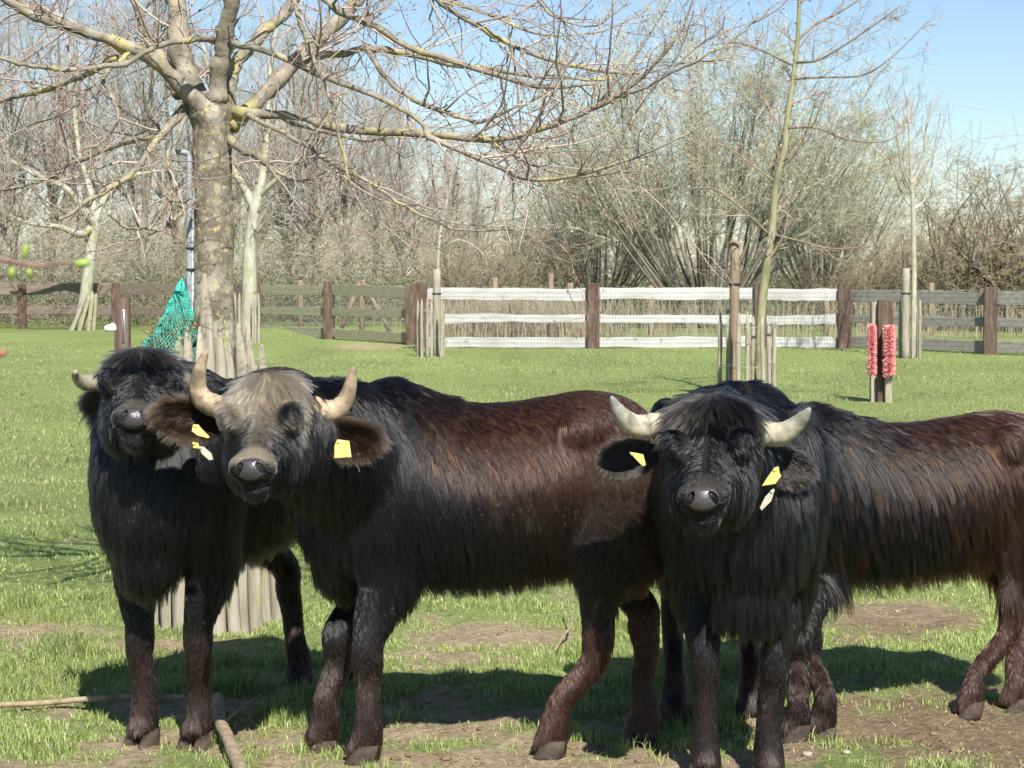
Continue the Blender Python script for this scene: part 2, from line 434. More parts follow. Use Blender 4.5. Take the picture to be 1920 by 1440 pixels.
def fence(label, posts, rails_z, M_rail, hgt=.19, group="rail fences round the pasture", wire=True, post_top=None, post_w=.25):
    """posts: (px, Y, top z); rails run on the far side of the posts from post to post"""
    P = [np.array([at(px, 600, Y)[0], Y, 0]) for px, Y, _ in posts]
    t = thing("rail_fence", label, "fence", P[0], group)
    for (px, Y, zt), p in zip(posts, P):
        bb = Bag()
        zb = float(height(p[0], p[1])) - .15
        box_bag(bb, (p[0], p[1], zb), post_w, .13, zt - zb, rng.uniform(-.12, .12), .008)
        part("post", bb, M_sleeper, t, smooth=False)
    for k in range(len(P) - 1):
        z0 = float(height(P[k][0], P[k][1])); z1 = float(height(P[k + 1][0], P[k + 1][1]))
        for q, z in enumerate(rails_z):
            bb = Bag()
            off = np.array([0, .09, 0])
            d = (P[k + 1] - P[k]) * .002
            wavy_rail(bb, P[k] + off + d + [0, 0, z + z0 * .5 + rng.normal() * .008], P[k + 1] + off - d + [0, 0, z + z1 * .5 + rng.normal() * .008], hgt * (1.25, .92, 1.1)[q], .045, int(k * 7 + q * 3 + abs(posts[0][0])), 30, .034)
            part("rail", bb, M_rail, t, smooth=False)
        if wire:
            bb = Bag()
            L = np.linalg.norm(P[k + 1] - P[k]); n = int(L / .06)
            s = np.linspace(0.01, .99, n)[:, None]
            base = P[k] + (P[k + 1] - P[k]) * s + [0, .055, 0]
            tubes(bb, np.stack([base + [0, 0, .02], base + [0, 0, 1.17]], 1), np.full((n, 2), .0017), 3)
            for z in np.arange(.04, 1.2, .085):
                tubes(bb, np.array([P[k] + [0, .052, z], P[k + 1] + [0, .052, z]]), np.full(2, .0017), 3)
            part("wire_mesh", bb, M_wire, t, kind="stuff")
    return t
YW = gY(655)
fence("bleached white three-rail fence with brown sleeper posts in the middle", [(790, YW + .5, 1.33), (1112, YW, 1.33), (1425, YW + .1, 1.33), (1583, YW, 1.26)], (1.10, .60, .13), M_white)
fence("grey weathered three-rail fence at the right behind the pink brushes", [(1584, YW + .3, 1.2), (1857, 40.3, 1.27), (2110, 38.6, 1.25)], (1.07, .60, .15), M_greyrail)
fence("mossy green-brown rail fence between the pale tree and the white rails", [(483, 52, 1.42), (617, 49.5, 1.36), (772, 46.2, 1.28)], (1.14, .64, .16), M_greenrail)
fence("old brown two-rail fence at the far left behind the leaning tree", [(-720, 60, 1.3), (-530, 60, 1.27), (-340, 59.5, 1.3), (-150, 59, 1.3), (42, 59, 1.25), (218, 58, 1.28), (350, 56, 1.3), (470, 53, 1.35)], (1.12, .52), M_brownrail, .26, wire=False, post_w=.22)

t = thing("wire_fence", "brown round posts of a wire fence standing behind the rail fence", "fence", (at(900, 600, 52)[0], 52, 0))
for px, top, Y in ((563, 525, 54), (678, 525, 54), (928, 520, 53), (1070, 530, 53), (1220, 535, 53), (1550, 545, 53), (1747, 530, 53), (1033, 512, 55)):
    p = at(px, top, Y)
    tubes(bb := Bag(), np.array([[p[0], Y, -.2], [p[0] + .01, Y, p[2] * .5], [p[0], Y, p[2]]]), np.array([.075, .07, .065]), 8, cap=True)
    part("post", bb, M_post, t)
for (xa, ya, xb, yb) in ((679, 526, 733, 625), (675, 530, 640, 615)):
    part("brace", tubes(Bag(), np.array([at(xa, ya, 53.8), at(xb, yb, 53.6)]), np.array([.06, .06]), 8, cap=True), M_post, t)
bb = Bag()
for z in (.3, .7, 1.1): tubes(bb, np.array([at(480, 600, 53.1) * [1, 1, 0] + [0, 0, z], at(1950, 600, 53.1) * [1, 1, 0] + [0, 0, z]]), np.full(2, .003), 4)
part("wire", bb, M_wire, t)

# ------------------------------------------------------------------ tree guards, stakes, posts
def pale(p0, p1, w, th, seed, S=7, point=True):
    """one split pale: flattened irregular stick with a chiselled top"""
    r = np.random.default_rng(seed)
    K = 9
    s = np.linspace(0, 1, K)
    ctr = np.asarray(p0) + (np.asarray(p1) - np.asarray(p0)) * s[:, None]
    ctr[:, 0] += (fbm(s * 3 + seed, s * 0 + seed * 1.7) - .5) * .03
    an = np.arange(S) * 2 * math.pi / S
    wr = w / 2 * (1 + .18 * (fbm(s * 4 + seed * 9, s * 0) - .5))
    if point: wr[-1] *= .25; wr[-2] *= .85
    tw = r.uniform(-.5, .5)
    x = wr[:, None] * np.cos(an) ; y = (wr * th / w)[:, None] * np.sin(an)
    V = np.stack([ctr[:, None, 0] + x * math.cos(tw) - y * math.sin(tw), ctr[:, None, 1] + x * math.sin(tw) + y * math.cos(tw), np.broadcast_to(ctr[:, None, 2], x.shape)], -1)
    i = np.arange(K * S).reshape(K, S); j = np.roll(i, -1, 1)
    n = K * S
    T = [(n, i[-1, k], i[-1, (k + 1) % S]) for k in range(S)]
    return Bag().add(np.vstack([V.reshape(-1, 3), ctr[-1:]]), np.stack([i[:-1], j[:-1], j[1:], i[1:]], -1).reshape(-1, 4), T)
def wire_ring(c, r, z, wob=.02, n=40):
    a = np.linspace(0, 2 * math.pi, n)
    P = np.column_stack([c[0] + r * np.cos(a), c[1] + r * np.sin(a), z + wob * np.sin(a * 5)])
    return tubes(Bag(), P, np.full(n, .0035), 5)
def guard(label, c, items, rings, wire_r, base=None, M=M_oldwood):
    """items: (angle or px tuple) pales already as (p0, p1, w, th)"""
    t = thing("tree_guard", label, "tree guard", c, "stake guards round the young trees")
    for k, (p0, p1, w, th) in enumerate(items):
        part("pale", pale(p0, p1, w, th, k * 13 + int(c[0] * 100) % 50), M, t)
    for z in rings: part("wire_ring", wire_ring(c, wire_r, z), M_wire, t)
    return t
# main tree guard
TY = gY(1172)                                  # depth of the big tree
TB = np.array([at(402, 1000, TY)[0], TY, 0.0])
items = []
main_px = [(308, 618, 26), (330, 604, 30), (352, 610, 28), (384, 512, 30), (372, 612, 27), (410, 604, 24), (424, 618, 30), (445, 606, 32), (462, 612, 28)]
for k, (px, top, w) in enumerate(main_px):
    a = math.pi + (k + .5) / len(main_px) * math.pi
    dy = math.sin(a) * .26
    pt = at(px, top, TY + dy)
    items.append((np.array([TB[0] + (pt[0] - TB[0]) * 1.22 + .05, TY + dy * 1.15, -.05]), pt, w / 437 * 1.05, .03))
for k in range(7):
    a = (k + .5) / 7 * math.pi
    x, y = TB[0] + .21 * math.cos(a), TY + .24 * math.sin(a)
    items.append((np.array([TB[0] + .27 * math.cos(a), TY + .28 * math.sin(a), -.05]), np.array([x, y, 1.2 + .1 * math.sin(k * 5)]), .06, .03))
guard("weathered split-pale guard round the big spreading tree behind the black-headed buffalo", TB, items, (.55, .93), .285)
# right young tree guard
GY = gY(747)
GB = np.array([at(1402, 700, GY)[0], GY, 0.0])
items = []
for k, (px, top, bot) in enumerate(((1352, 585, 742), (1366, 590, 735), (1386, 586, 748), (1402, 583, 748), (1412, 592, 735), (1430, 594, 750), (1441, 600, 735), (1450, 598, 746))):
    Yk = gY(bot); items.append((np.array([at(px, 700, Yk)[0] + (px - 1402) * .0004, Yk, -.05]), at(px, top, Yk), .062, .05))
guard("pale stake guard with two wire rings round the young tree behind the central buffaloes", GB, items, (.40, .88), .34)
# far right guard
RB = np.array([at(1707, 640, gY(670))[0], gY(670), 0.0])
items = []
for px, top, dy in ((1688, 560, 0), (1694, 558, -.25), (1702, 562, .3), (1712, 560, -.3), (1718, 558, .2), (1725, 562, 0)):
    Yk = RB[1] + dy; items.append((np.array([at(px, 640, Yk)[0], Yk, -.05]), at(px, top, Yk), .06, .05))
guard("narrow pale stake guard round the sapling at the right by the grey fence", RB, items, (.35, .85), .26)
LBs = np.array([at(805, 640, gY(668))[0], gY(668), 0.0])
items = []
for px, top, dy in ((784, 562, 0), (791, 560, -.2), (801, 558, .3), (809, 562, -.3), (828, 560, -.2), (831, 565, .15)):
    Yk = LBs[1] + dy; items.append((np.array([at(px, 640, Yk)[0], Yk, -.05]), at(px, top, Yk), .06, .05))
guard("pale stake guard at the left end of the white rails", LBs, items, (.35, .85), .3)
FB = np.array([at(160, 600, 57)[0] + .02, 56.6, 0.0])
items = []
for k in range(8):
    a = k / 8 * 2 * math.pi
    p = FB + [.32 * math.cos(a), .32 * math.sin(a), 0]
    items.append((p * [1, 1, 0] + [-.05, 0, -.05], p + [.03 - .2 * math.cos(a) + .2, 0, 1.0 + .08 * math.sin(k * 3)], .13, .05))
guard("mossy pale guard round the leaning tree at the far left", FB, items, (.7,), .3, M=M_greenrail)
PB = np.array([at(465, 600, 42.5)[0], 42.5, 0.0])
items = []
for px in (441, 449, 474, 479, 485):
    items.append((np.array([at(px, 600, 42.2)[0], 42.2, .1]), at(px, 548 + (px % 7), 42.2), .06, .05))
guard("thin stake guard round the pale-barked tree behind the big tree", PB, items, (.9,), .25)
# stakes with straps
def stake(label, px, top, bot, r, M=M_oldwood, lean=0):
    Y = gY(bot); p = at(px, top, Y)
    t = thing("tree_stake", label, "stake", (p[0], Y, 0), "tall round stakes tied to young trees")
    z = np.linspace(-.1, p[2], 8)
    P = np.column_stack([p[0] + lean * (p[2] - z) + .006 * np.sin(z * 9), np.full(8, Y), z])
    R = np.full(8, r); R[-1] *= .9
    part("pole", tubes(Bag(), P, R, 10, cap=True), M, t)
    zs = p[2] * .72
    a = np.linspace(0, 2 * math.pi, 16)
    part("strap", tubes(Bag(), np.column_stack([p[0] + (r + .004) * np.cos(a) + lean * p[2] * .28, Y + (r + .004) * np.sin(a), zs + 0 * a]), np.full(16, .014), 5), M_rubber, t)
stake("tall brown round stake in the pale guard behind the middle, with black strap", 1378, 450, 745, .062, M_post)
stake("pale grey stake beside the sapling at the right", 1699, 503, 671, .07)
stake("pale grey stake at the left end of the white rails", 819, 505, 667, .075)

# feeder post with perforated strip and white cup
FY = 18.4
p = at(229, 557, FY)
t = thing("sleeper_post", "reddish sleeper post with perforated metal strip left of the green net", "post", (p[0], FY, 0))
bb = Bag(); box_bag(bb, (p[0], FY, -.2), .128, .11, p[2] + .2, 0.03, .006)
part("post", bb, M_sleeper, t)
q = at(231, 580, FY - .06)
bb = Bag(); box_bag(bb, (q[0], q[1], at(231, 643, FY)[2]), .026, .008, q[2] - at(231, 643, FY)[2], 0, .002)
st = part("metal_strip", bb, M_wire, t)
bb = Bag()
zz = np.linspace(q[2] - .02, at(231, 640, FY)[2], 20)
for z in zz:
    a = np.linspace(0, 2 * math.pi, 7)[:-1]
    bb.add(np.vstack([np.column_stack([q[0] + .006 * np.cos(a), np.full(6, q[1] - .0065), z + .006 * np.sin(a)]), [[q[0], q[1] - .0065, z]]]), T=[(6, k, (k + 1) % 6) for k in range(6)])
part("slot", bb, M_rubber, st, kind="stuff")
q0, q1 = at(197, 617, FY - .02), at(219, 613, FY - .02)
P = np.array([q0, q0 + (q1 - q0) * .5, q1]); 
bb = tubes(Bag(), P, np.array([.028, .036, .045]), 14, cap=True)
M_whiteplastic = plain("white_plastic", (.78, .79, .78), .35)
part("cup", bb, M_whiteplastic, t)

# scratching post with pink brushes
SY = gY(752)
t = thing("scratching_post", "brown scratching post with two pink bristle brushes right of centre", "scratching post", (at(1655, 700, SY)[0], SY, 0))
def board(x0, x1, top, Yc, th, M, name="post", rot=0):
    a_, b_ = at(x0, top, Yc), at(x1, top, Yc)
    bb = Bag(); box_bag(bb, ((a_[0] + b_[0]) / 2, Yc, -.2), b_[0] - a_[0], th, a_[2] + .2, rot, .008)
    return part(name, bb, M, t, smooth=False)
board(1633, 1652, 566, SY + .10, .12, M_oldwood)
board(1646, 1674, 562, SY, .10, M_sleeper)
board(1660, 1673, 640, SY - .09, .08, M_oldwood, "batten")
M_pink = attr_mat("pink_bristle", .6, .3)
def brush(px, y0, y1, Yc, r):
    top, bot = at(px, y0, Yc), at(px, y1, Yc)
    n = 3400
    rg = np.random.default_rng(int(px))
    s = rg.random(n); s = np.where(np.abs(s - .62) < .03, s + .05, s)
    a = rg.uniform(0, 2 * math.pi, n)
    c = top + (bot - top) * s[:, None]
    d = np.column_stack([np.cos(a), np.sin(a), rg.normal(0, .25, n) - .2])
    ln = r * (.8 + .35 * rg.random(n)) * np.where(np.abs(s - .62) < .05, .7, 1)
    P = np.stack([c + d * .02, c + d * ln[:, None]], 1)
    colr = np.array([.92, .36, .36]) * rg.uniform(.55, 1.35, (n, 1)) + np.array([0, .06, .06]) * rg.random((n, 1))
    core = part("brush_core", tubes(Bag(), np.array([top + [0, 0, .02], bot - [0, 0, .02]]), np.array([.025, .025]), 8, cap=True), M_oldwood, t)
    bb = Bag(); tubes(bb, P, np.full((n, 2), .0045), 3, C=colr)
    part("bristles", bb, M_pink, core, kind="stuff")
brush(1635, 610, 700, SY - .14, .052)
brush(1667, 612, 700, SY - .19, .070)

# galvanised pipe and hay net
PYp = TY - .03
t = thing("water_pipe", "grey galvanised pipe with bent top standing beside the big tree trunk", "pipe", (at(357, 700, PYp)[0], PYp, 0))
pts = [at(356, 1150, PYp)] + [at(355, y, PYp) for y in (900, 600, 400, 310)] + [at(353, 292, PYp), at(346, 286, PYp - .01), at(330, 285, PYp - .03)]
pts[0][2] = -.1
P = smoothpath(pts, 60)
bb = tubes(Bag(), P, np.full(60, .0125), 12)
part("pipe", bb, M_pipe, t)
bb = tubes(Bag(), np.array([at(363, 1000, PYp), at(361, 420, PYp)]), np.array([.007, .007]), 8, cap=True); part("side_tube", bb, M_pipe, t)
for y in (465, 505):
    p = at(356, y, PYp); a = np.linspace(0, 2 * math.pi, 14)
    part("clamp", tubes(Bag(), np.column_stack([p[0] + .018 * np.cos(a) + .003, p[1] + .018 * np.sin(a), p[2] + 0 * a]), np.full(14, .004), 5), M_rubber, t)

M_net = attr_mat("green_twine", .55, .3)
M_hay = attr_mat("hay", .9, .1)
NY = TY - .05
apex = at(341, 522, TY + .02)
t = thing("hay_net", "turquoise hay net hanging in a cone beside the big tree", "hay net", (apex[0], NY, 0))
nU, nV = 40, 40
rows = [(522, 341, 2), (545, 339, 11), (575, 336, 22), (605, 331, 32), (640, 320, 46), (675, 312, 54), (705, 310, 50), (720, 312, 30)]
pr = smoothpath(rows, nV)
uu = np.arange(nU) / nU * 2 * math.pi
net = np.zeros((nV, nU, 3))
for k, (py, cx, hw) in enumerate(pr):
    c = at(cx, py, NY - .02)
    rx = hw / 437
    ph = uu + (k % 2) * math.pi / nU
    net[k] = np.column_stack([c[0] + rx * np.cos(ph) * (1 + .08 * np.sin(3 * ph + k)), c[1] + min(rx, .075) * np.sin(ph), np.full(nU, c[2])])
segs, cols = [], []
for k in range(nV - 1):
    for u in range(nU):
        for dlt in ((0, -1) if k % 2 == 0 else (0, 1)):
            segs.append((net[k, u], net[k + 1, (u + dlt) % nU]))
            f = k / nV
            cols.append(np.array([.03, .46, .37]) * (1 - f * .3) + np.array([.14, .24, .20]) * rng.random() * (.3 + f))
part("net", tubes(Bag(), np.array(segs), np.full((len(segs), 2), .0017), 3, C=np.array(cols)), M_net, t, kind="stuff")
n = 2600
s = rng.uniform(.42, .98, n); a = rng.uniform(0, 2 * math.pi, n); rr = np.sqrt(rng.random(n)) * .92
kk = (s * (nV - 1)).astype(int)
cx = np.array([at(q[1], q[0], NY - .02) for q in pr])[kk]; hw = (pr[:, 2] / 437)[kk]
P0 = cx + np.column_stack([rr * hw * np.cos(a), rr * np.minimum(hw, .075) * np.sin(a), rng.normal(0, .01, n)])
d = nrm(rng.normal(size=(n, 3)) * [1, .5, .8]) * rng.uniform(.02, .05, (n, 1))
part("hay", tubes(Bag(), np.stack([P0, P0 + d], 1), np.full((n, 2), .0022), 3, C=np.array([.34, .27, .15]) * rng.uniform(.6, 1.2, (n, 1))), M_hay, t, kind="stuff")

# ------------------------------------------------------------------ the big spreading tree
def limbpx(pts, K=28):
    """rows (px, py, depth offset, radius in px of the photo at the tree)"""
    q = smoothpath(pts, K)
    P = np.array([at(a, b_, TY + c) for a, b_, c, _ in q])
    return P, np.maximum(q[:, 3] * np.where(q[:, 3] > 28, 1, .88), .8) / 437
LIMBS = [
 [(385, 215, 0, 30), (352, 130, .05, 25), (335, 50, .1, 23), (318, -50, .15, 20), (300, -180, .2, 14), (290, -320, .3, 8)],
 [(408, 205, -.03, 26), (418, 110, -.1, 19), (440, 5, -.2, 17), (452, -90, -.25, 14), (470, -240, -.3, 8)],
 [(428, 200, .05, 18), (440, 125, .12, 15), (490, 60, .25, 13), (545, 5, .4, 12), (620, -90, .55, 8)],
 [(432, 235, 0, 20), (500, 175, .05, 18), (560, 115, .1, 17), (640, 30, .2, 15), (690, -30, .25, 13), (780, -150, .3, 7)],
 [(388, 212, -.05, 22), (312, 148, -.12, 15), (240, 102, -.22, 13), (150, 70, -.3, 11), (60, 42, -.4, 9), (-20, -15, -.5, 7), (-90, -90, -.6, 4)],
 [(335, 180, 0, 16), (302, 115, .1, 13), (265, 50, .2, 10), (240, -20, .3, 8), (215, -120, .4, 4)],
 [(238, 102, -.22, 9), (170, 57, -.12, 8), (115, 35, -.05, 7), (50, 2, 0, 6), (-40, -40, .1, 3)],
 [(412, 80, -.1, 8), (365, 67, -.28, 7), (300, 80, -.42, 6), (240, 113, -.5, 6), (185, 125, -.6, 5), (110, 125, -.7, 4.5), (45, 113, -.8, 4), (-30, 98, -.9, 3)],
 [(222, 106, -.22, 7), (160, 133, -.1, 6.5), (100, 163, .05, 6), (50, 180, .15, 5), (-10, 195, .3, 4), (-80, 190, .4, 3)],
 [(352, 200, -.02, 10), (293, 262, -.2, 7), (263, 307, -.3, 6.5), (220, 340, -.4, 6), (167, 370, -.5, 5), (113, 402, -.6, 4), (100, 398, -.63, 2)],
 [(345, 205, .06, 9), (300, 247, .3, 6), (233, 267, .5, 5), (133, 302, .7, 5), (100, 327, .8, 4), (40, 350, 1.0, 3.5), (-30, 358, 1.1, 3)],
 [(436, 207, -.03, 15), (500, 211, -.12, 10), (567, 214, -.2, 9), (640, 232, -.3, 9), (723, 240, -.38, 8.5), (813, 247, -.45, 8), (890, 253, -.5, 7.5), (957, 250, -.55, 7), (1023, 231, -.6, 6), (1090, 207, -.65, 5.5), (1140, 182, -.7, 5), (1207, 137, -.75, 4), (1250, 90, -.8, 3.2), (1283, 40, -.8, 2.6), (1305, -20, -.8, 2)],
 [(428, 78, -.15, 8), (500, 97, -.3, 7), (567, 127, -.4, 6.5), (640, 158, -.5, 6), (707, 183, -.55, 5.5), (790, 232, -.6, 5.5), (807, 258, -.6, 5.5), (873, 287, -.65, 5), (940, 313, -.7, 4.5), (990, 333, -.75, 4), (1073, 331, -.85, 3.5), (1157, 307, -.95, 3), (1273, 263, -1.0, 2), (1340, 215, -1.0, 1.2)],
 [(555, 120, .1, 9), (610, 100, .3, 8), (640, 97, .4, 8), (690, 88, .5, 8), (757, 97, .6, 7.5), (840, 117, .7, 7), (923, 127, .8, 6), (990, 137, .9, 5), (1073, 143, 1.0, 4), (1140, 145, 1.1, 3), (1190, 130, 1.2, 2)],
 [(560, -70, -.2, 9), (600, -20, -.3, 8.5), (640, 10, -.38, 8), (707, 43, -.45, 7.5), (773, 83, -.5, 7), (840, 107, -.55, 6.5), (900, 127, -.6, 6), (973, 153, -.65, 5.5), (1023, 164, -.7, 4), (1117, 157, -.75, 2.5)],
 [(700, -120, .2, 7), (780, -40, .25, 6.5), (827, 0, .3, 6), (873, 33, .32, 6), (923, 60, .35, 5.5), (990, 97, .4, 5), (1057, 120, .45, 4.5), (1140, 133, .5, 4), (1207, 132, .55, 3), (1290, 115, .6, 2), (1400, 100, .7, 1)],
 [(688, 92, .5, 6), (723, 143, .35, 6), (773, 177, .25, 5.5), (840, 207, .15, 5), (890, 227, .1, 4.5), (940, 213, .05, 3.5), (980, 188, 0, 2)],
 [(432, 262, -.02, 10), (470, 285, -.2, 8), (500, 301, -.3, 7), (517, 314, -.34, 5), (560, 330, -.4, 3), (610, 322, -.5, 2)],
 [(462, 213, -.1, 6), (533, 250, -.3, 5), (583, 283, -.4, 4.5), (640, 320, -.45, 4), (700, 352, -.5, 3.5), (760, 390, -.55, 3), (810, 418, -.55, 2.6), (868, 436, -.6, 2.4), (965, 429, -.65, 1.5)],
 [(540, -60, -.5, 5), (550, 5, -.55, 5), (567, 73, -.6, 4.5), (593, 133, -.65, 4), (633, 210, -.7, 3.5), (650, 270, -.7, 3), (660, 350, -.7, 2)],
 [(500, 210, .1, 5), (580, 240, .4, 4), (680, 262, .6, 3.5), (780, 252, .8, 3), (900, 268, .9, 2.5), (1000, 290, 1.0, 2), (1120, 280, 1.1, 1.4)],
 [(345, 220, -.05, 5), (310, 290, -.3, 4), (318, 340, -.35, 3.5), (316, 372, -.4, 3), (360, 372, -.5, 2.5)],
 [(372, 372, -.08, 4), (340, 400, -.25, 4), (312, 424, -.35, 4), (280, 428, -.4, 3.5), (240, 424, -.5, 3), (200, 400, -.6, 2)],
 [(600, -140, .5, 7), (700, -60, .7, 6), (800, -10, .8, 5), (900, 20, .9, 4), (1000, 60, 1.0, 3), (1120, 60, 1.1, 2), (1210, 20, 1.2, 1.3)],
 [(900, 252, -.5, 4), (960, 290, -.6, 3.2), (1020, 320, -.7, 2.5), (1100, 335, -.8, 2), (1200, 320, -.9, 1.4)],
 [(1140, 182, -.7, 3.5), (1190, 172, -.8, 3), (1250, 145, -.9, 2.5), (1330, 110, -1.0, 2), (1400, 60, -1.0, 1.4), (1450, 10, -1.0, 1)],
 [(1100, -150, -.2, 4), (1020, -70, -.25, 3.5), (1000, -10, -.3, 3), (1030, 25, -.3, 2.6), (1080, 42, -.35, 2), (1130, 35, -.4, 1.6), (1180, 0, -.4, 1)],
 [(240, 102, -.3, 5), (190, 150, -.5, 4.5), (200, 190, -.55, 4), (212, 225, -.6, 3.5), (195, 262, -.6, 3), (150, 285, -.7, 2)],
]
tree = thing("spreading_tree", "big bare spreading tree with lichen-covered limbs at the left", "tree", TB)
tr = [(402, 1175, 0, 52), (402, 1050, 0, 46), (403, 850, 0, 41), (402, 650, 0, 39), (401, 450, 0, 37), (400, 330, 0, 37), (398, 250, 0, 40), (400, 205, 0, 46), (402, 175, 0, 30)]
P, R = limbpx(tr, 60)
P[:3, 2] -= .05
th = np.linspace(0, 1, 60)
bb = Bag(); tubes(bb, P, R * (1 + .03 * np.sin(th * 40)), 28, cap=True)
V = bb.V[0]; d = nrm((V - np.column_stack([np.full(len(V), TB[0]), np.full(len(V), TY), V[:, 2]])))
bb.V[0] = V + d * ((vnoise3(V, 9) - .5) * .035 + (vnoise3(V, 34) - .5) * .02)[:, None]
part("trunk", bb, M_bark, tree)
LP, LR = [], []
for L in LIMBS:
    P, R = limbpx(L, 40)
    bb = Bag()
    wob = rng.normal(size=(40, 3)).cumsum(0); wob -= np.linspace(0, 1, 40)[:, None] * wob[-1]
    P = P + wob * .0032
    tubes(bb, P, R * (1 + .10 * rng.normal(size=40).clip(-1.5, 1.5)), 10, cap=True)
    part("limb", bb, M_limb, tree)
    LP.append(P); LR.append(R)
LP, LR = np.array(LP), np.array(LR)
# a spread of unseen limbs towards and away from the camera so that the crown is round
tw = Bag()
r1 = np.random.default_rng(21)
B1P, B1R = spawn(LP, LR, 170, (.12, .97), (25, 70), (.35, 1.15), 9, .55, .0028, -.04, .16, r1, .25, .20, .0062)
B2P, B2R = spawn(np.concatenate([B1P]), B1R, 640, (.1, .98), (25, 75), (.15, .55), 7, .6, .0016, -.02, .22, r1, .45, .16, .0034)
BLP, BLR = spawn(LP, LR, 400, (.15, 1.), (30, 80), (.10, .45), 6, .3, .0016, -.05, .25, r1, .5, .2, .0034)
B3P, B3R = spawn(np.concatenate([B2P[:, ::2], BLP[:, [0, 1, 3, 5]]]), np.concatenate([B2R[:, ::2], BLR[:, [0, 1, 3, 5]]]), 2200, (.1, 1.), (30, 80), (.04, .20), 4, .7, .0012, .05, .25, r1, .6, .1)
def twigcol(n, rg, red): 
    base = np.array([.37, .335, .28]); rd = np.array([.34, .21, .18])
    k = rg.random((n, 1)) * red
    return (base * (1 - k) + rd * k) * rg.uniform(.6, 1.25, (n, 1))
tubes(tw, B1P, B1R, 5, C=twigcol(len(B1P), r1, .5)); tubes(tw, B2P, B2R, 4, C=twigcol(len(B2P), r1, .9))
tubes(tw, BLP, BLR, 4, C=twigcol(len(BLP), r1, .9)); tubes(tw, B3P, B3R, 3, C=twigcol(len(B3P), r1, 1.2).clip(0, 1))
# buds
e = np.concatenate([B3P[:, -1], B2P[:, -1]]); ed = nrm(np.concatenate([B3P[:, -1] - B3P[:, -2], B2P[:, -1] - B2P[:, -2]]))
tubes(tw, np.stack([e, e + ed * .006, e + ed * .013], 1), np.tile([.0014, .003, .0008], (len(e), 1)), 3, C=np.tile([[.20, .09, .06]], (len(e), 1)))
part("twigs", tw, M_twig, tree, kind="stuff")

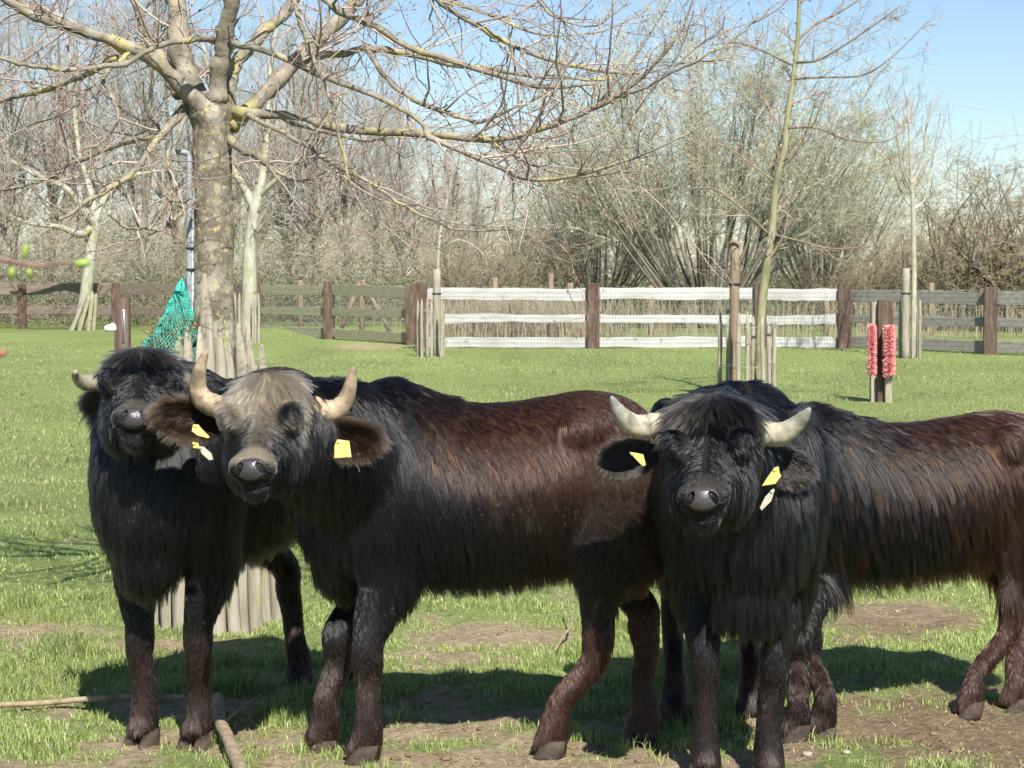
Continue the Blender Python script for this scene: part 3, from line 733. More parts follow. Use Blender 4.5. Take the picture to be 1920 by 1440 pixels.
# ------------------------------------------------------------------ background trees
def gen_tree(seed, H, style):
    """returns (trunk bag, crown bag) of a bare tree standing at the origin"""
    r = np.random.default_rng(seed)
    T_, C_ = Bag(), Bag()
    if style == "tall":
        z = np.linspace(-.2, H * .92, 14)
        lean = r.normal(0, .04, 2); w = r.normal(size=(14, 2)).cumsum(0) * .05
        P = np.column_stack([z * lean[0] + w[:, 0], z * lean[1] + w[:, 1], z])
        R = np.linspace(.13, .015, 14) * H / 10
        st, sr = P[None], R[None]
        if r.random() < .6:
            p2, r2 = spawn(st, sr, 2, (.10, .35), (12, 25), (H * .6, H * .8), 14, .75, .02, .12, .05, r, .12)
            st, sr = np.concatenate([st, p2]), np.concatenate([sr, r2])
        tubes(T_, st, sr, 8)
        b1 = spawn(st, sr, 70, (.18, .98), (25, 60), (H * .14, H * .34), 8, .45, .008, .10, .10, r, .25, .12)
        b2 = spawn(*b1, 520, (.1, .98), (20, 55), (H * .05, H * .14), 5, .55, .005, .10, .15, r, .5)
        b3 = spawn(*b2, 3600, (.1, 1), (20, 60), (H * .025, H * .075), 3, .7, .0042, .10, .2, r, .6)
        c0 = np.array([.42, .385, .33])
    elif style == "willow":
        n = 60
        a = r.uniform(0, 2 * math.pi, n); sp = r.uniform(.05, .95, n) ** .8
        d = np.column_stack([np.cos(a) * sp * 1.1, np.sin(a) * sp * .8, np.ones(n)])
        pos = np.column_stack([np.cos(a) * .5 * r.random(n), np.sin(a) * .4 * r.random(n), np.full(n, -.1)])
        d = nrm(d); L = H * r.uniform(.72, 1.02, n) * (1.0 - .12 * sp)
        out = [pos]
        for k in range(11):
            pos = pos + d * (L / 11)[:, None]; out.append(pos)
            d = nrm(d + r.normal(0, .045, (n, 3)) + [0, 0, .045])
        st = np.stack(out, 1); sr = np.linspace(.050, .006, 12)[None] * r.uniform(.5, 1.2, (n, 1))
        tubes(T_, st[:22], sr[:22], 6); tubes(C_, st[22:], sr[22:], 5, C=np.array([[.19, .175, .14]]) * r.uniform(.7, 1.2, (n - 22, 1)))
        b1 = spawn(st, sr, 560, (.38, 1.), (20, 55), (H * .12, H * .28), 6, .5, .006, .06, .10, r, .35)
        b2 = spawn(*b1, 4200, (.1, 1), (20, 60), (H * .05, H * .12), 4, .6, .0046, .10, .16, r, .6)
        b3 = spawn(*b2, 15000, (.2, 1), (20, 60), (H * .03, H * .065), 3, .8, .0052, .12, .2, r, .7)
        c0 = np.array([.43, .42, .31])
    else:   # thorny shrub
        n = 26
        a = r.uniform(0, 2 * math.pi, n); sp = r.uniform(.1, 1.1, n)
        d = nrm(np.column_stack([np.cos(a) * sp, np.sin(a) * sp, np.ones(n)]))
        pos = np.column_stack([r.normal(0, .35, n), r.normal(0, .3, n), np.full(n, -.1)])
        L = H * r.uniform(.6, 1.0, n)
        out = [pos]
        for k in range(9):
            pos = pos + d * (L / 9)[:, None]; out.append(pos)
            d = nrm(d + r.normal(0, .14, (n, 3)) + [0, 0, .02])
        st = np.stack(out, 1); sr = np.linspace(.05, .009, 10)[None] * r.uniform(.6, 1.3, (n, 1))
        tubes(T_, st[:10], sr[:10], 6); tubes(C_, st[10:], sr[10:], 5, C=np.array([[.13, .115, .085]]) * r.uniform(.7, 1.2, (n - 10, 1)))
        b1 = spawn(st, sr, 240, (.1, .97), (30, 75), (H * .14, H * .36), 6, .5, .007, .0, .2, r, .4)
        b2 = spawn(*b1, 1500, (.1, 1), (30, 80), (H * .05, H * .16), 4, .6, .005, .0, .28, r, .6)
        b3 = spawn(*b2, 4200, (.1, 1), (30, 80), (H * .02, H * .06), 3, .8, .0045, .02, .3, r, .7)
        c0 = np.array([.31, .255, .18])
    for (p, q), s in ((b1, 4), (b2, 3), (b3, 3)):
        tubes(C_, p, q, s, C=c0 * r.uniform(.55, 1.3, (len(p), 1)) * (1 + np.array([.08, 0, -.06]) * r.normal(size=(len(p), 1))))
    if style != "tall":   # young leaves and catkins just opening: small paired faces at the twig tips
        m = {"willow": 24000, "shrub": 4200}[style]
        p = b3[0].reshape(-1, 3)[r.integers(0, b3[0].size // 3, m)]
        dd, ss = nrm(r.normal(size=(m, 3)) + [0, 0, .8]), nrm(r.normal(size=(m, 3)))
        l = r.uniform(.03, .075, (m, 1)); w_ = l * .25
        V = np.stack([p, p + dd * l * .5 + ss * w_, p + dd * l, p + dd * l * .5 - ss * w_], 1)
        lc = {"willow": np.array([.48, .48, .33]), "shrub": np.array([.25, .24, .09])}[style]
        C_.add(V, np.arange(m * 4).reshape(m, 4), C=np.repeat(lc * r.uniform(.6, 1.25, (m, 1)), 4, 0))
    return T_, C_
M_grove = noise_mat("grove_bark", [(.3, (.10, .09, .07)), (.5, (.17, .155, .12)), (.75, (.26, .24, .18))], 4, 6, .9, .3, (1, 1, .3), 20)
VAR = {}
for nm, sd, H, style in (("t1", 1, 11, "tall"), ("t2", 2, 12.5, "tall"), ("t3", 3, 10, "tall"), ("t4", 4, 13, "tall"), ("w1", 5, 8.4, "willow"), ("s1", 6, 4.2, "shrub"), ("s2", 7, 5.2, "shrub")):
    a_, b_ = gen_tree(sd, H, style)
    VAR[nm] = (a_.mesh("trunk", M_grove), b_.mesh("crown", M_twig))
def plant(var, name, label, cat, px, Y, rot, sc, group):
    x = at(px, 600, Y)[0]
    t = thing(name, label, cat, (x, Y, 0), group)
    t.rotation_euler = (0, 0, rot); t.scale = (sc, sc, sc * rng.uniform(.95, 1.05))
    link("stem" if cat == "shrub" else "trunk", VAR[var][0], t); link("crown", VAR[var][1], t)
    return t
GROVE = [("t1", 22, 66, .2, .95, "tall bare tree at the left edge of the grove"), ("t2", 92, 72, 1.3, .98, "bare tree just left of the leaning tree"), ("t3", 262, 64, 2.1, 1.1, "brown-trunked tree behind the turquoise net"),
         ("t4", 342, 74, .7, .9, "slim bare tree behind the grey pipe"), ("t1", 545, 70, 3.3, .85, "bare tree behind the mossy fence, just right of the pale-barked tree"), ("t3", 600, 66, 4.4, .95, "grey-trunked tree behind the first mossy fence post"),
         ("t2", 655, 74, 5.0, .78, "bare tree behind the brown brace posts"), ("t4", 700, 78, 2.6, .72, "slender bare tree behind the brace post's right strut"), ("t1", 762, 68, 1.9, .74, "yellowish leaning tree above the right end of the mossy fence"), ("t3", 830, 72, .4, .70, "small bare tree behind the stake at the white rails' end"),
         ("t2", 175, 80, 4.0, .95, "distant bare tree behind the leaning tree's crown"), ("t4", 430, 82, 1.1, .85, "distant bare tree seen behind the big trunk"), ("t2", 480, 88, 2.2, .9, "distant bare tree above the pale-barked tree"), ("t1", 890, 84, 5.6, .62, "low bare tree at the right end of the grove"), ("t4", -60, 70, 3.0, .95, "bare tree cut by the photo's left edge")]
for v, px, Y, ro, sc, lab in GROVE:
    plant(v, "grove_tree", lab, "tree", px, Y, ro, sc, "bare trees of the grove behind the left fence")
for q_, (v, px, Y, ro, sc) in enumerate((("t2", -230, 68, 1.0, .95), ("t1", -420, 74, 2.0, .9), ("t3", -600, 66, 3.0, 1.0), ("t4", -800, 72, 4.0, .9))):
    plant(v, "grove_tree", ("nearest", "second", "third", "fourth")[q_] + " bare grove tree beyond the photo's left edge", "tree", px, Y, ro, sc, "bare trees of the grove behind the left fence")
for q_, (v, px, Y, ro, sc) in enumerate((("s2", -330, 61, 1.0, .8), ("s1", -560, 61, 2.0, .9), ("s2", 2120, 58, 3.3, .95), ("s1", 2300, 57, 4.0, 1.1))):
    plant(v, "hedge_bush", ("nearer hedge bush beyond the photo's left edge", "farther hedge bush beyond the photo's left edge", "nearer hedge bush beyond the photo's right edge", "farther hedge bush beyond the photo's right edge")[q_], "shrub", px, Y, ro, sc, "bushes of the hedge behind the fence")
plant("w1", "willow_bush", "huge rounded many-stemmed willow with greenish haze of buds behind white rails", "tree", 1330, 60, .4, 1.16, None)
plant("w1", "willow_bush", "lower willow growing into the left side of the huge willow", "tree", 1120, 66, 2.6, .74, None)
plant("w1", "willow_bush", "lower willow growing into the right side of the huge willow", "tree", 1540, 66, 4.6, .80, None)
SHR = [("s1", 940, 60, 0, .8, "tan scrubby bush behind the left half of the white rails"), ("s2", 1000, 68, 1, .75, "brown bush behind the middle sleeper post"), ("s2", 1790, 58, 2.2, .92, "yellow-tipped tall bush right of the sapling"), ("s2", 1880, 60, 4.1, 1.05, "brown thorny bush behind the last fence post at the right"),
       ("s1", 1960, 57, 3.1, 1.2, "dark bush cut by the photo's right edge"), ("s1", 1690, 64, 5.2, .75, "low bush behind the sapling's stake"), ("s1", 870, 58, .6, .7, "low bush behind the stake at the white rails' end"), ("s1", 1610, 62, 2.9, .7, "low bush behind the fence corner post")]
for v, px, Y, ro, sc, lab in SHR:
    plant(v, "hedge_bush", lab, "shrub", px, Y, ro, sc, "bushes of the hedge behind the fence")

# understorey tangle behind the fences and the distant wood
def tangle(n, X0, X1, Y0, Y1, H, seed, cols, w=.006, L=(.5, 1.6), zpow=1.4):
    r = np.random.default_rng(seed)
    x, y = r.uniform(X0, X1, n), r.uniform(Y0, Y1, n)
    hh = H * (.45 + .9 * fbm(x * .5 + seed, y * .3))
    z = hh * r.random(n) ** zpow
    d = nrm(np.column_stack([r.normal(0, .7, n), r.normal(0, .6, n), r.uniform(-.15, 1.0, n)]))
    l = r.uniform(*L, n)[:, None]
    p0 = np.column_stack([x, y, z]); p1 = p0 + d * l * .5 + r.normal(0, .07, (n, 3)); p2 = p1 + nrm(d + r.normal(0, .3, (n, 3)) + [0, 0, -.1]) * l * .5
    P = np.stack([p0, p1, p2], 1); P[:, :, 2] = np.maximum(P[:, :, 2], 0)
    return tubes(Bag(), P, np.tile([w, w * .8, w * .45], (n, 1)), 3, C=np.array(cols)[r.integers(0, len(cols), n)] * r.uniform(.6, 1.25, (n, 1)))
TAN, GRY, OLV, DRK = (.44, .37, .26), (.40, .365, .31), (.32, .31, .17), (.18, .155, .11)
bb = tangle(19000, -22, -1.5, 61, 80, 3.4, 3, [TAN, GRY, OLV, GRY, DRK])
b2 = tangle(9000, -1.5, 17, 62, 72, 2.0, 4, [TAN, GRY, OLV, DRK])
bb.add(np.concatenate(b2.V), np.concatenate(b2.Q), C=np.concatenate(b2.C))
b3 = tangle(9000, -22, 22, 90, 120, 8.5, 5, [GRY, GRY, TAN], .012, (1, 3), .9)
bb.add(np.concatenate(b3.V), np.concatenate(b3.Q), C=np.concatenate(b3.C))
link("undergrowth", bb.mesh("undergrowth", M_twig), kind="stuff", label="tangled bare undergrowth filling the wood behind the fences", cat="undergrowth")
# brambles: low dark-green leaves along the far side of the fences
def brambles(n, X0, X1, Y0, Y1, H, seed):
    r = np.random.default_rng(seed)
    x, y = r.uniform(X0, X1, n), r.uniform(Y0, Y1, n)
    z = r.random(n) ** .8 * H * (.3 + 1.2 * fbm(x * .7 + seed, y * .5))
    p = np.column_stack([x, y, z])
    d, s = nrm(r.normal(size=(n, 3)) + [0, -.3, .2]), nrm(r.normal(size=(n, 3)))
    l = r.uniform(.035, .085, (n, 1))
    V = np.stack([p, p + d * l * .5 + s * l * .3, p + d * l, p + d * l * .5 - s * l * .3], 1)
    c = np.array([[.045, .075, .028], [.07, .10, .035], [.11, .12, .05], [.14, .12, .07]])[r.integers(0, 4, n)] * r.uniform(.6, 1.3, (n, 1))
    return Bag().add(V, np.arange(n * 4).reshape(n, 4), C=np.repeat(c, 4, 0))
bb = brambles(24000, -17, -1, 59.5, 63, 1.7, 8)
b2 = brambles(22000, -1, 17, 54.5, 58, 1.25, 9)
bb.add(np.concatenate(b2.V), np.concatenate(b2.Q), C=np.concatenate(b2.C))
link("brambles", bb.mesh("brambles", attr_mat("bramble_leaf", .5, .4, .15), False), kind="stuff", label="low dark-green brambles along the foot of the fences", cat="brambles")
# reeds
r = np.random.default_rng(12)
n = 2600
x = np.concatenate([r.normal(at(975, 600, 52)[0], 1.1, n - 900), r.uniform(-2, 13, 900)]); y = r.uniform(50, 53, n)
hh = r.uniform(.5, 1.25, n)
P = np.stack([np.column_stack([x, y, 0 * x]), np.column_stack([x + r.normal(0, .04, n), y, hh * .6]), np.column_stack([x + r.normal(0, .12, n), y, hh])], 1)
link("reeds", tubes(Bag(), P, np.tile([.007, .006, .003], (n, 1)), 3, C=np.array([.34, .29, .205]) * r.uniform(.6, 1.2, (n, 1))).mesh("reeds", M_twig), kind="stuff", label="dry straw-coloured reeds behind the white rails", cat="reeds")
# rough grass and low hedge line on the skyline field
bb = tangle(4000, -60, 60, 150, 230, 5.5, 15, [GRY, TAN, OLV], .03, (1.5, 4), .8)
link("distant_hedge", bb.mesh("distant_hedge", M_twig), kind="stuff", label="distant grey hedge line closing the fields behind the wood", cat="hedge")

# ------------------------------------------------------------------ single trees of the middle distance
M_twiglimb = noise_mat('reddish_limb', [(.3, (.14, .105, .075)), (.7, (.27, .22, .16))], 10)
def px_tree(name, label, trunks, Y, sc, M, nb, seed, red, Lb=(.5, 1.4), up=.06, side=None, fine=1.):
    base = np.array([at(trunks[0][0][0], 700, Y)[0], Y, 0.])
    t = thing(name, label, "tree", base)
    r = np.random.default_rng(seed)
    Ps, Rs = [], []
    for k, L in enumerate(trunks):
        q = smoothpath(L, 30)
        P = np.array([at(a, b_, Y + c) for a, b_, c, _ in q]); R = np.maximum(q[:, 3] / sc, .004)
        if k == 0: P[0, 2] = min(P[0, 2], -.05)
        bb = Bag(); tubes(bb, P, R, 12 if k == 0 else 8, cap=True)
        part("trunk" if k == 0 else "limb", bb, M if k == 0 or M is M_palebark else M_twiglimb, t)
        Ps.append(P); Rs.append(R)
    Ps, Rs = np.array(Ps), np.array(Rs)
    bb = Bag()
    b1 = spawn(Ps, Rs, nb, side or (.3, .98), (30, 65), Lb, 8, .4, .004, up, .12, r, .3, .1, .016)
    b2 = spawn(*b1, int(nb * 6 * fine), (.1, .98), (25, 65), (Lb[0] * .3, Lb[1] * .4), 5, .6, .003, .04, .2, r, .5, .08)
    b3 = spawn(*b2, int(nb * 14 * fine), (.2, 1), (25, 70), (Lb[0] * .12, Lb[1] * .15), 3, .8, .0026, .05, .2, r, .6)
    for (p, q), s in ((b1, 5), (b2, 4), (b3, 3)):
        tubes(bb, p, q, s, C=twigcol(len(p), r, red))
    part("twigs", bb, M_twig, t, kind="stuff")
    return t
px_tree("young_tree", "slender young tree with yellow-green bark in the stake guard right of centre",
        [[(1420, 752, 0, 9), (1424, 650, 0, 9.5), (1430, 560, 0, 10), (1442, 470, 0, 9), (1449, 420, 0, 8.5), (1454, 350, 0, 7.5), (1470, 285, 0, 7), (1475, 230, 0, 6.5), (1484, 170, 0, 5.5), (1495, 80, 0, 5), (1499, 0, 0, 4), (1508, -120, 0, 3)],
         [(1492, 78, 0, 4), (1530, 45, .2, 3.4), (1570, 25, .4, 2.6), (1610, 0, .5, 2)],
         [(1490, 118, 0, 3), (1540, 110, -.2, 2.5), (1620, 60, -.4, 2), (1690, 10, -.5, 1.2)],
         [(1488, 148, 0, 3), (1540, 145, .1, 2.6), (1620, 140, .2, 2), (1680, 100, .3, 1.5), (1740, 40, .4, 1)],
         [(1489, 124, 0, 3), (1430, 95, -.2, 2.6), (1380, 80, -.4, 2), (1330, 85, -.6, 1.2)],
         [(1472, 240, 0, 3), (1530, 240, -.2, 2.4), (1590, 262, -.4, 2), (1660, 265, -.5, 1.4), (1700, 240, -.5, 1)],
         [(1455, 342, 0, 3), (1410, 310, .2, 2.4), (1370, 280, .3, 2), (1320, 262, .4, 1.2)],
         [(1442, 440, 0, 3.5), (1400, 400, -.2, 3), (1350, 360, -.3, 2.6), (1310, 352, -.4, 2), (1270, 362, -.5, 1.2)],
         [(1444, 438, 0, 3), (1500, 452, .2, 2.4), (1560, 466, .3, 2), (1640, 462, .4, 1.2)],
         [(1462, 302, 0, 3), (1490, 290, -.1, 2.6), (1510, 250, -.2, 2), (1530, 190, -.3, 1.3)]],
        GY, 185, M_youngbark, 80, 31, .9, (.4, 1.1), .05, (.2, .98))
px_tree("sapling", "thin pale sapling with upright twigs at the right by the grey fence",
        [[(1712, 672, 0, 5), (1713, 600, 0, 5.2), (1714, 520, 0, 5), (1713, 440, 0, 4.4), (1711, 370, 0, 4), (1708, 330, 0, 3), (1705, 250, 0, 2), (1698, 160, 0, 1)],
         [(1711, 365, 0, 2.4), (1690, 310, -.2, 2), (1680, 240, -.3, 1.5), (1660, 180, -.4, .8)],
         [(1710, 345, 0, 2.4), (1730, 300, .2, 2), (1738, 230, .3, 1.5), (1752, 180, .4, .8)],
         [(1712, 395, 0, 2.2), (1735, 370, .1, 2), (1748, 300, .2, 1.4), (1766, 200, .2, .8)],
         [(1712, 390, 0, 2.2), (1690, 360, .1, 2), (1668, 290, .2, 1.4), (1655, 220, .2, .8)]],
        gY(670), 103, M_palebark, 40, 32, .4, (.5, 1.3), .30, (.5, .98), .7)
px_tree("pale_tree", "pale-barked forked tree standing just right of the big trunk",
        [[(466, 625, 0, 17), (468, 560, 0, 15), (468, 480, 0, 13), (474, 420, 0, 12), (480, 385, 0, 12), (492, 330, 0, 8), (500, 250, 0, 6), (505, 150, .2, 4), (520, 30, .3, 2)],
         [(478, 395, 0, 9), (455, 345, 0, 8), (438, 320, 0, 7), (420, 260, .2, 6), (400, 180, .3, 4), (380, 80, .4, 2)],
         [(484, 370, 0, 6), (520, 335, -.3, 5), (560, 300, -.5, 4), (600, 240, -.7, 3), (640, 180, -.8, 2)]],
        42.5, 94, M_palebark, 60, 33, .3, (.7, 2.0), .08, (.3, .98), .8)
px_tree("leaning_tree", "crooked leaning tree with mossy guard at the far left fence",
        [[(152, 612, 0, 14), (160, 560, 0, 12), (166, 510, 0, 11), (172, 460, 0, 11), (178, 425, 0, 10), (165, 405, -.2, 8), (150, 385, -.3, 7), (120, 350, -.6, 5), (70, 330, -.8, 4), (20, 300, -1, 2)],
         [(177, 432, 0, 9), (185, 395, .2, 7), (205, 360, .3, 6), (250, 330, .4, 4), (300, 320, .5, 2)],
         [(172, 425, 0, 8), (150, 440, -.4, 7), (110, 425, -.8, 5), (60, 420, -1.2, 3), (10, 400, -1.5, 2)],
         [(180, 415, 0, 7), (170, 360, .5, 6), (150, 290, .8, 5), (140, 200, 1, 4), (150, 100, 1.2, 2)]],
        56.6, 71, M_palebark, 60, 34, .2, (.7, 2.0), .03, (.3, .98), .8)
px_tree("stake_sapling", "thin bare sapling tied to the stake at the left end of the white rails",
        [[(822, 668, 0, 3.5), (821, 560, 0, 3.5), (822, 480, 0, 3.2), (828, 420, 0, 2.6), (845, 340, 0, 2), (850, 250, 0, 1)],
         [(824, 470, 0, 2), (860, 450, -.2, 1.6), (900, 470, -.3, 1.2), (915, 500, -.4, .8)]],
        gY(667), 102, M_palebark, 18, 35, .4, (.4, 1.0), .02, (.35, .98), .7)

# foreground twig with opening buds, close to the lens at the left
TWY = 1.25
tw = thing("budding_twig", "out-of-focus twig with opening green buds close to the camera at left", "twig", at(-20, 492, TWY))
P = np.array([at(x, y, Y) for x, y, Y in ((-260, 500, TWY + .2), (-120, 480, TWY + .08), (-20, 484, TWY), (30, 492, TWY), (75, 499, TWY), (110, 494, TWY), (140, 493, TWY))])
part("stem", tubes(Bag(), smoothpath(P, 24), np.linspace(.0018, .0010, 24), 8, cap=True), noise_mat("red_twig", [(.3, (.14, .075, .06)), (.7, (.26, .17, .14))], 60), tw)
M_bud = plain("green_bud", (.24, .32, .06), .5)
for (x, y, dx, dz, l, w) in ((138, 495, 1, .08, .0105, .0027), (24, 500, -.2, -1, .0075, .0024), (54, 503, .1, -1, .0055, .0022), (44, 486, .2, 1, .010, .0021)):
    o = at(x, y, TWY); d = nrm([dx, 0, dz])
    K = 8; s = np.linspace(0, 1, K)
    part("bud", tubes(Bag(), o + d * (s * l)[:, None], w * np.sin(np.pi * (s * .9 + .08)) ** .8, 8, cap=True), M_bud, tw)
t2 = thing("bud_tip", "blurred reddish bud tip at the left edge below the twig", "twig", at(-20, 668, TWY))
part("stem", tubes(Bag(), smoothpath([at(-160, 690, TWY), at(-40, 672, TWY), at(2, 663, TWY), at(15, 660, TWY)], 10), np.array([.002, .002, .002, .0022, .0026, .003, .0032, .003, .002, .0008]) * .6, 8, cap=True), plain("red_bud", (.30, .12, .07), .5), t2)

# fallen sticks in the foreground
M_stick = noise_mat("fallen_bark", [(.3, (.17, .125, .08)), (.5, (.30, .235, .155)), (.75, (.42, .35, .25))], 25, 7, .9, .7)
def stick(label, rows, mat):
    P = np.array([gnd(x, y) + [0, 0, z + r_] for x, y, z, r_ in rows]); R = np.array([q[3] for q in rows])
    K = 24
    q = smoothpath(np.column_stack([P, R]), K)
    q[:, 2] = np.maximum(q[:, 2], height(q[:, 0], q[:, 1]) + q[:, 3] * .6)
    t = thing("fallen_branch", label, "branch", q[0, :3])
    part("wood", tubes(Bag(), q[:, :3], q[:, 3] * (1 + .06 * rng.normal(size=K).clip(-1.5, 1.5)), 10, cap=True), mat, t)
    return t
t = stick("thick fallen branch pointing at the camera between the two left buffaloes", [(408, 1335, .03, .020), (412, 1375, .02, .021), (424, 1400, .02, .020), (446, 1450, .01, .022), (470, 1500, .01, .022)], M_stick)
part("side_twig", tubes(Bag(), smoothpath([gnd(424, 1368) + [0, 0, .03], gnd(455, 1352) + [0, 0, .05], gnd(490, 1335) + [0, 0, .06]], 8), np.linspace(.006, .003, 8), 6, cap=True), M_stick, t)
stick("long thin stick lying across the grass at the lower left", [(-60, 1334, .01, .010), (60, 1330, .01, .010), (160, 1327, .02, .010), (240, 1322, .02, .009), (340, 1322, .02, .009), (405, 1330, .02, .008)], M_stick)
stick("short dry stick on the bare earth beneath the long brown body", [(1040, 1228, .01, .006), (1056, 1210, .03, .006), (1072, 1192, .05, .005), (1064, 1165, .08, .003)], M_stick)
# pebbles and clods
M_clod = noise_mat("clod", [(.3, (.11, .075, .048)), (.7, (.24, .175, .115))], 20, 6, .95, .8)
M_pebble = noise_mat("pebble", [(.3, (.22, .185, .14)), (.7, (.38, .34, .28))], 14, 5, .8, .3)
def lump(c, r, seed):
    rg = np.random.default_rng(seed)
    n, m = 10, 7
    th, ph = np.meshgrid(np.arange(n) / n * 2 * math.pi, np.linspace(.12, math.pi - .12, m))
    d = np.stack([np.cos(th) * np.sin(ph), np.sin(th) * np.sin(ph), np.cos(ph)], -1).reshape(-1, 3)
    rad = r * (.55 + .95 * vnoise3(d * 1.3 + seed, 2.2))
    V = d * rad[:, None] * [1.2, 1.0, .62] + c
    i = np.arange(m * n).reshape(m, n); j = np.roll(i, -1, 1)
    k = m * n
    T = [(k, i[0, q], j[0, q]) for q in range(n)] + [(k + 1, j[-1, q], i[-1, q]) for q in range(n)]
    return Bag().add(np.vstack([V, c + [0, 0, r * .5], c - [0, 0, r * .5]]), np.stack([i[:-1], i[1:], j[1:], j[:-1]], -1).reshape(-1, 4), T)
for k, (x, y, r_, lab) in enumerate(((1513, 1418, .015, "pale round pebble on the bare earth at the bottom right"), (1586, 1416, .012, "grey pebble right of the pale round one at the bottom right"), (1642, 1290, .012, "small pale stone in the shade under the right brown body"), (1682, 1145, .010, "small grey stone on the sunlit earth under the right brown body"))):
    g = gnd(x, y)
    o = link("pebble", lump(np.zeros(3), r_, k + 3).mesh("pebble", M_pebble), None, (g[0], g[1], float(height(g[0], g[1])) + r_ * .4), lab, "pebble")
cb = Bag()
rg = np.random.default_rng(44)
cnt = 0
while cnt < 200:
    g = gnd(rg.uniform(-50, 1970), rg.uniform(1120, 1445))
    if rg.random() < soil(np.array(g[0]), np.array(g[1])) - .15:
        r_ = .003 + .011 * rg.random() ** 3
        q = lump(np.array([g[0], g[1], float(height(g[0], g[1])) + r_ * .2]), r_, cnt + 50)
        cb.add(q.V[0], q.Q[0], q.T[0]); cnt += 1
link("clods", cb.mesh("clods", M_clod), kind="stuff", label="crumbled clods of dry earth on the bare patches", cat="earth")

# ------------------------------------------------------------------ water buffaloes
def hair_mat(name, rough=.24, radial=.35):
    m = bpy.data.materials.new(name); m.use_nodes = True
    nt = m.node_tree
    nt.nodes.remove(nt.nodes["Principled BSDF"])
    h = nt.nodes.new("ShaderNodeBsdfHairPrincipled")
    h.model = 'CHIANG'
    h.parametrization = 'COLOR'
    a = N(nt, "ShaderNodeAttribute", attribute_name="col")
    nt.links.new(a.outputs["Color"], h.inputs["Color"])
    h.inputs["Roughness"].default_value = rough
    h.inputs["Radial Roughness"].default_value = radial
    h.inputs["Coat"].default_value = .0
    h.inputs["IOR"].default_value = 1.5
    nt.links.new(h.outputs[0], nt.nodes["Material Output"].inputs[0])
    return m
M_hair = hair_mat("buffalo_hair")
def skin_mat():
    m, nt, bs = mat_new("buffalo_skin")
    a = N(nt, "ShaderNodeAttribute", attribute_name="col")
    tc = N(nt, "ShaderNodeTexCoord"); nz = N(nt, "ShaderNodeTexNoise", Scale=60., Detail=6.)
    nt.links.new(tc.outputs["Object"], nz.inputs["Vector"])
    bp = N(nt, "ShaderNodeBump", Strength=.25, Distance=.002)
    nt.links.new(nz.outputs[0], bp.inputs["Height"]); nt.links.new(bp.outputs[0], bs.inputs["Normal"])
    nt.links.new(a.outputs["Color"], bs.inputs["Base Color"])
    bs.inputs["Roughness"].default_value = .75
    bs.inputs["Specular IOR Level"].default_value = .25
    return m
M_skin = skin_mat()
def wet_mat():
    m, nt, bs = mat_new("wet_nose")
    a = N(nt, "ShaderNodeAttribute", attribute_name="col")
    nt.links.new(a.outputs["Color"], bs.inputs["Base Color"])
    tc = N(nt, "ShaderNodeTexCoord"); vz = N(nt, "ShaderNodeTexVoronoi", Scale=260.)
    nt.links.new(tc.outputs["Object"], vz.inputs["Vector"])
    bp = N(nt, "ShaderNodeBump", Strength=.35, Distance=.002)
    nt.links.new(vz.outputs[0], bp.inputs["Height"]); nt.links.new(bp.outputs[0], bs.inputs["Normal"])
    bs.inputs["Roughness"].default_value = .30
    bs.inputs["Specular IOR Level"].default_value = .6
    return m
M_nose = wet_mat()
M_horn = attr_mat("horn", .55, .4, noise=(22, .45))
M_hornmud = attr_mat("muddy_horn", .85, .2, noise=(30, .5))
M_hoof = noise_mat("hoof", [(.3, (.022, .017, .014)), (.7, (.085, .062, .044))], 30, 6, .8, .4)
M_eye = plain("eye", (.006, .005, .004), .30)
M_tag = noise_mat("yellow_tag", [(.3, (.48, .37, .09)), (.5, (.62, .50, .14)), (.8, (.68, .59, .28))], 40, 5, .4, .1, extra=[(55, .60, .74, (.20, .14, .05))])
M_strip = noise_mat("pale_tag", [(.3, (.36, .33, .25)), (.7, (.50, .46, .38))], 40, 5, .5, .1)

def ring_loft(bag, ctr, ax, ay, hx, hy, S=24):
    """closed loft: centres (K,3), section axes ax, ay (K,3), half sizes"""
    K = len(ctr)
    an = np.arange(S) * 2 * math.pi / S
    V = ctr[:, None] + ax[:, None] * (hx[:, None] * np.cos(an))[..., None] + ay[:, None] * (hy[:, None] * np.sin(an))[..., None]
    i = np.arange(K * S).reshape(K, S); j = np.roll(i, -1, 1)
    n = K * S
    T = [(n, j[0, k], i[0, k]) for k in range(S)] + [(n + 1, i[-1, k], j[-1, k]) for k in range(S)]
    bag.add(np.vstack([V.reshape(-1, 3), ctr[0], ctr[-1]]), np.stack([i[:-1], j[:-1], j[1:], i[1:]], -1).reshape(-1, 4), T)
def ellipsoid(bag, c, A, n=16, m=10):
    """A: 3 half-axis vectors"""
    ph = np.linspace(.05, math.pi - .05, m)
    ctr = np.asarray(c) + np.cos(ph)[:, None] * A[2]
    ux, uy = nrm(A[0]), nrm(A[1])
    ring_loft(bag, ctr, np.tile(ux, (m, 1)), np.tile(uy, (m, 1)), np.sin(ph) * np.linalg.norm(A[0]), np.sin(ph) * np.linalg.norm(A[1]), n)
def limb_loft(bag, rows, side, K=26, S=18):
    """rows: (x, y, z, half width across, half depth fore-aft); side: across vector"""
    q = smoothpath(rows, K)
    t = nrm(np.gradient(q[:, :3], axis=0))
    ax = nrm(side - t * (t @ side)[:, None]); ay = np.cross(t, ax)
    ring_loft(bag, q[:, :3], ax, ay, q[:, 3], q[:, 4], S)
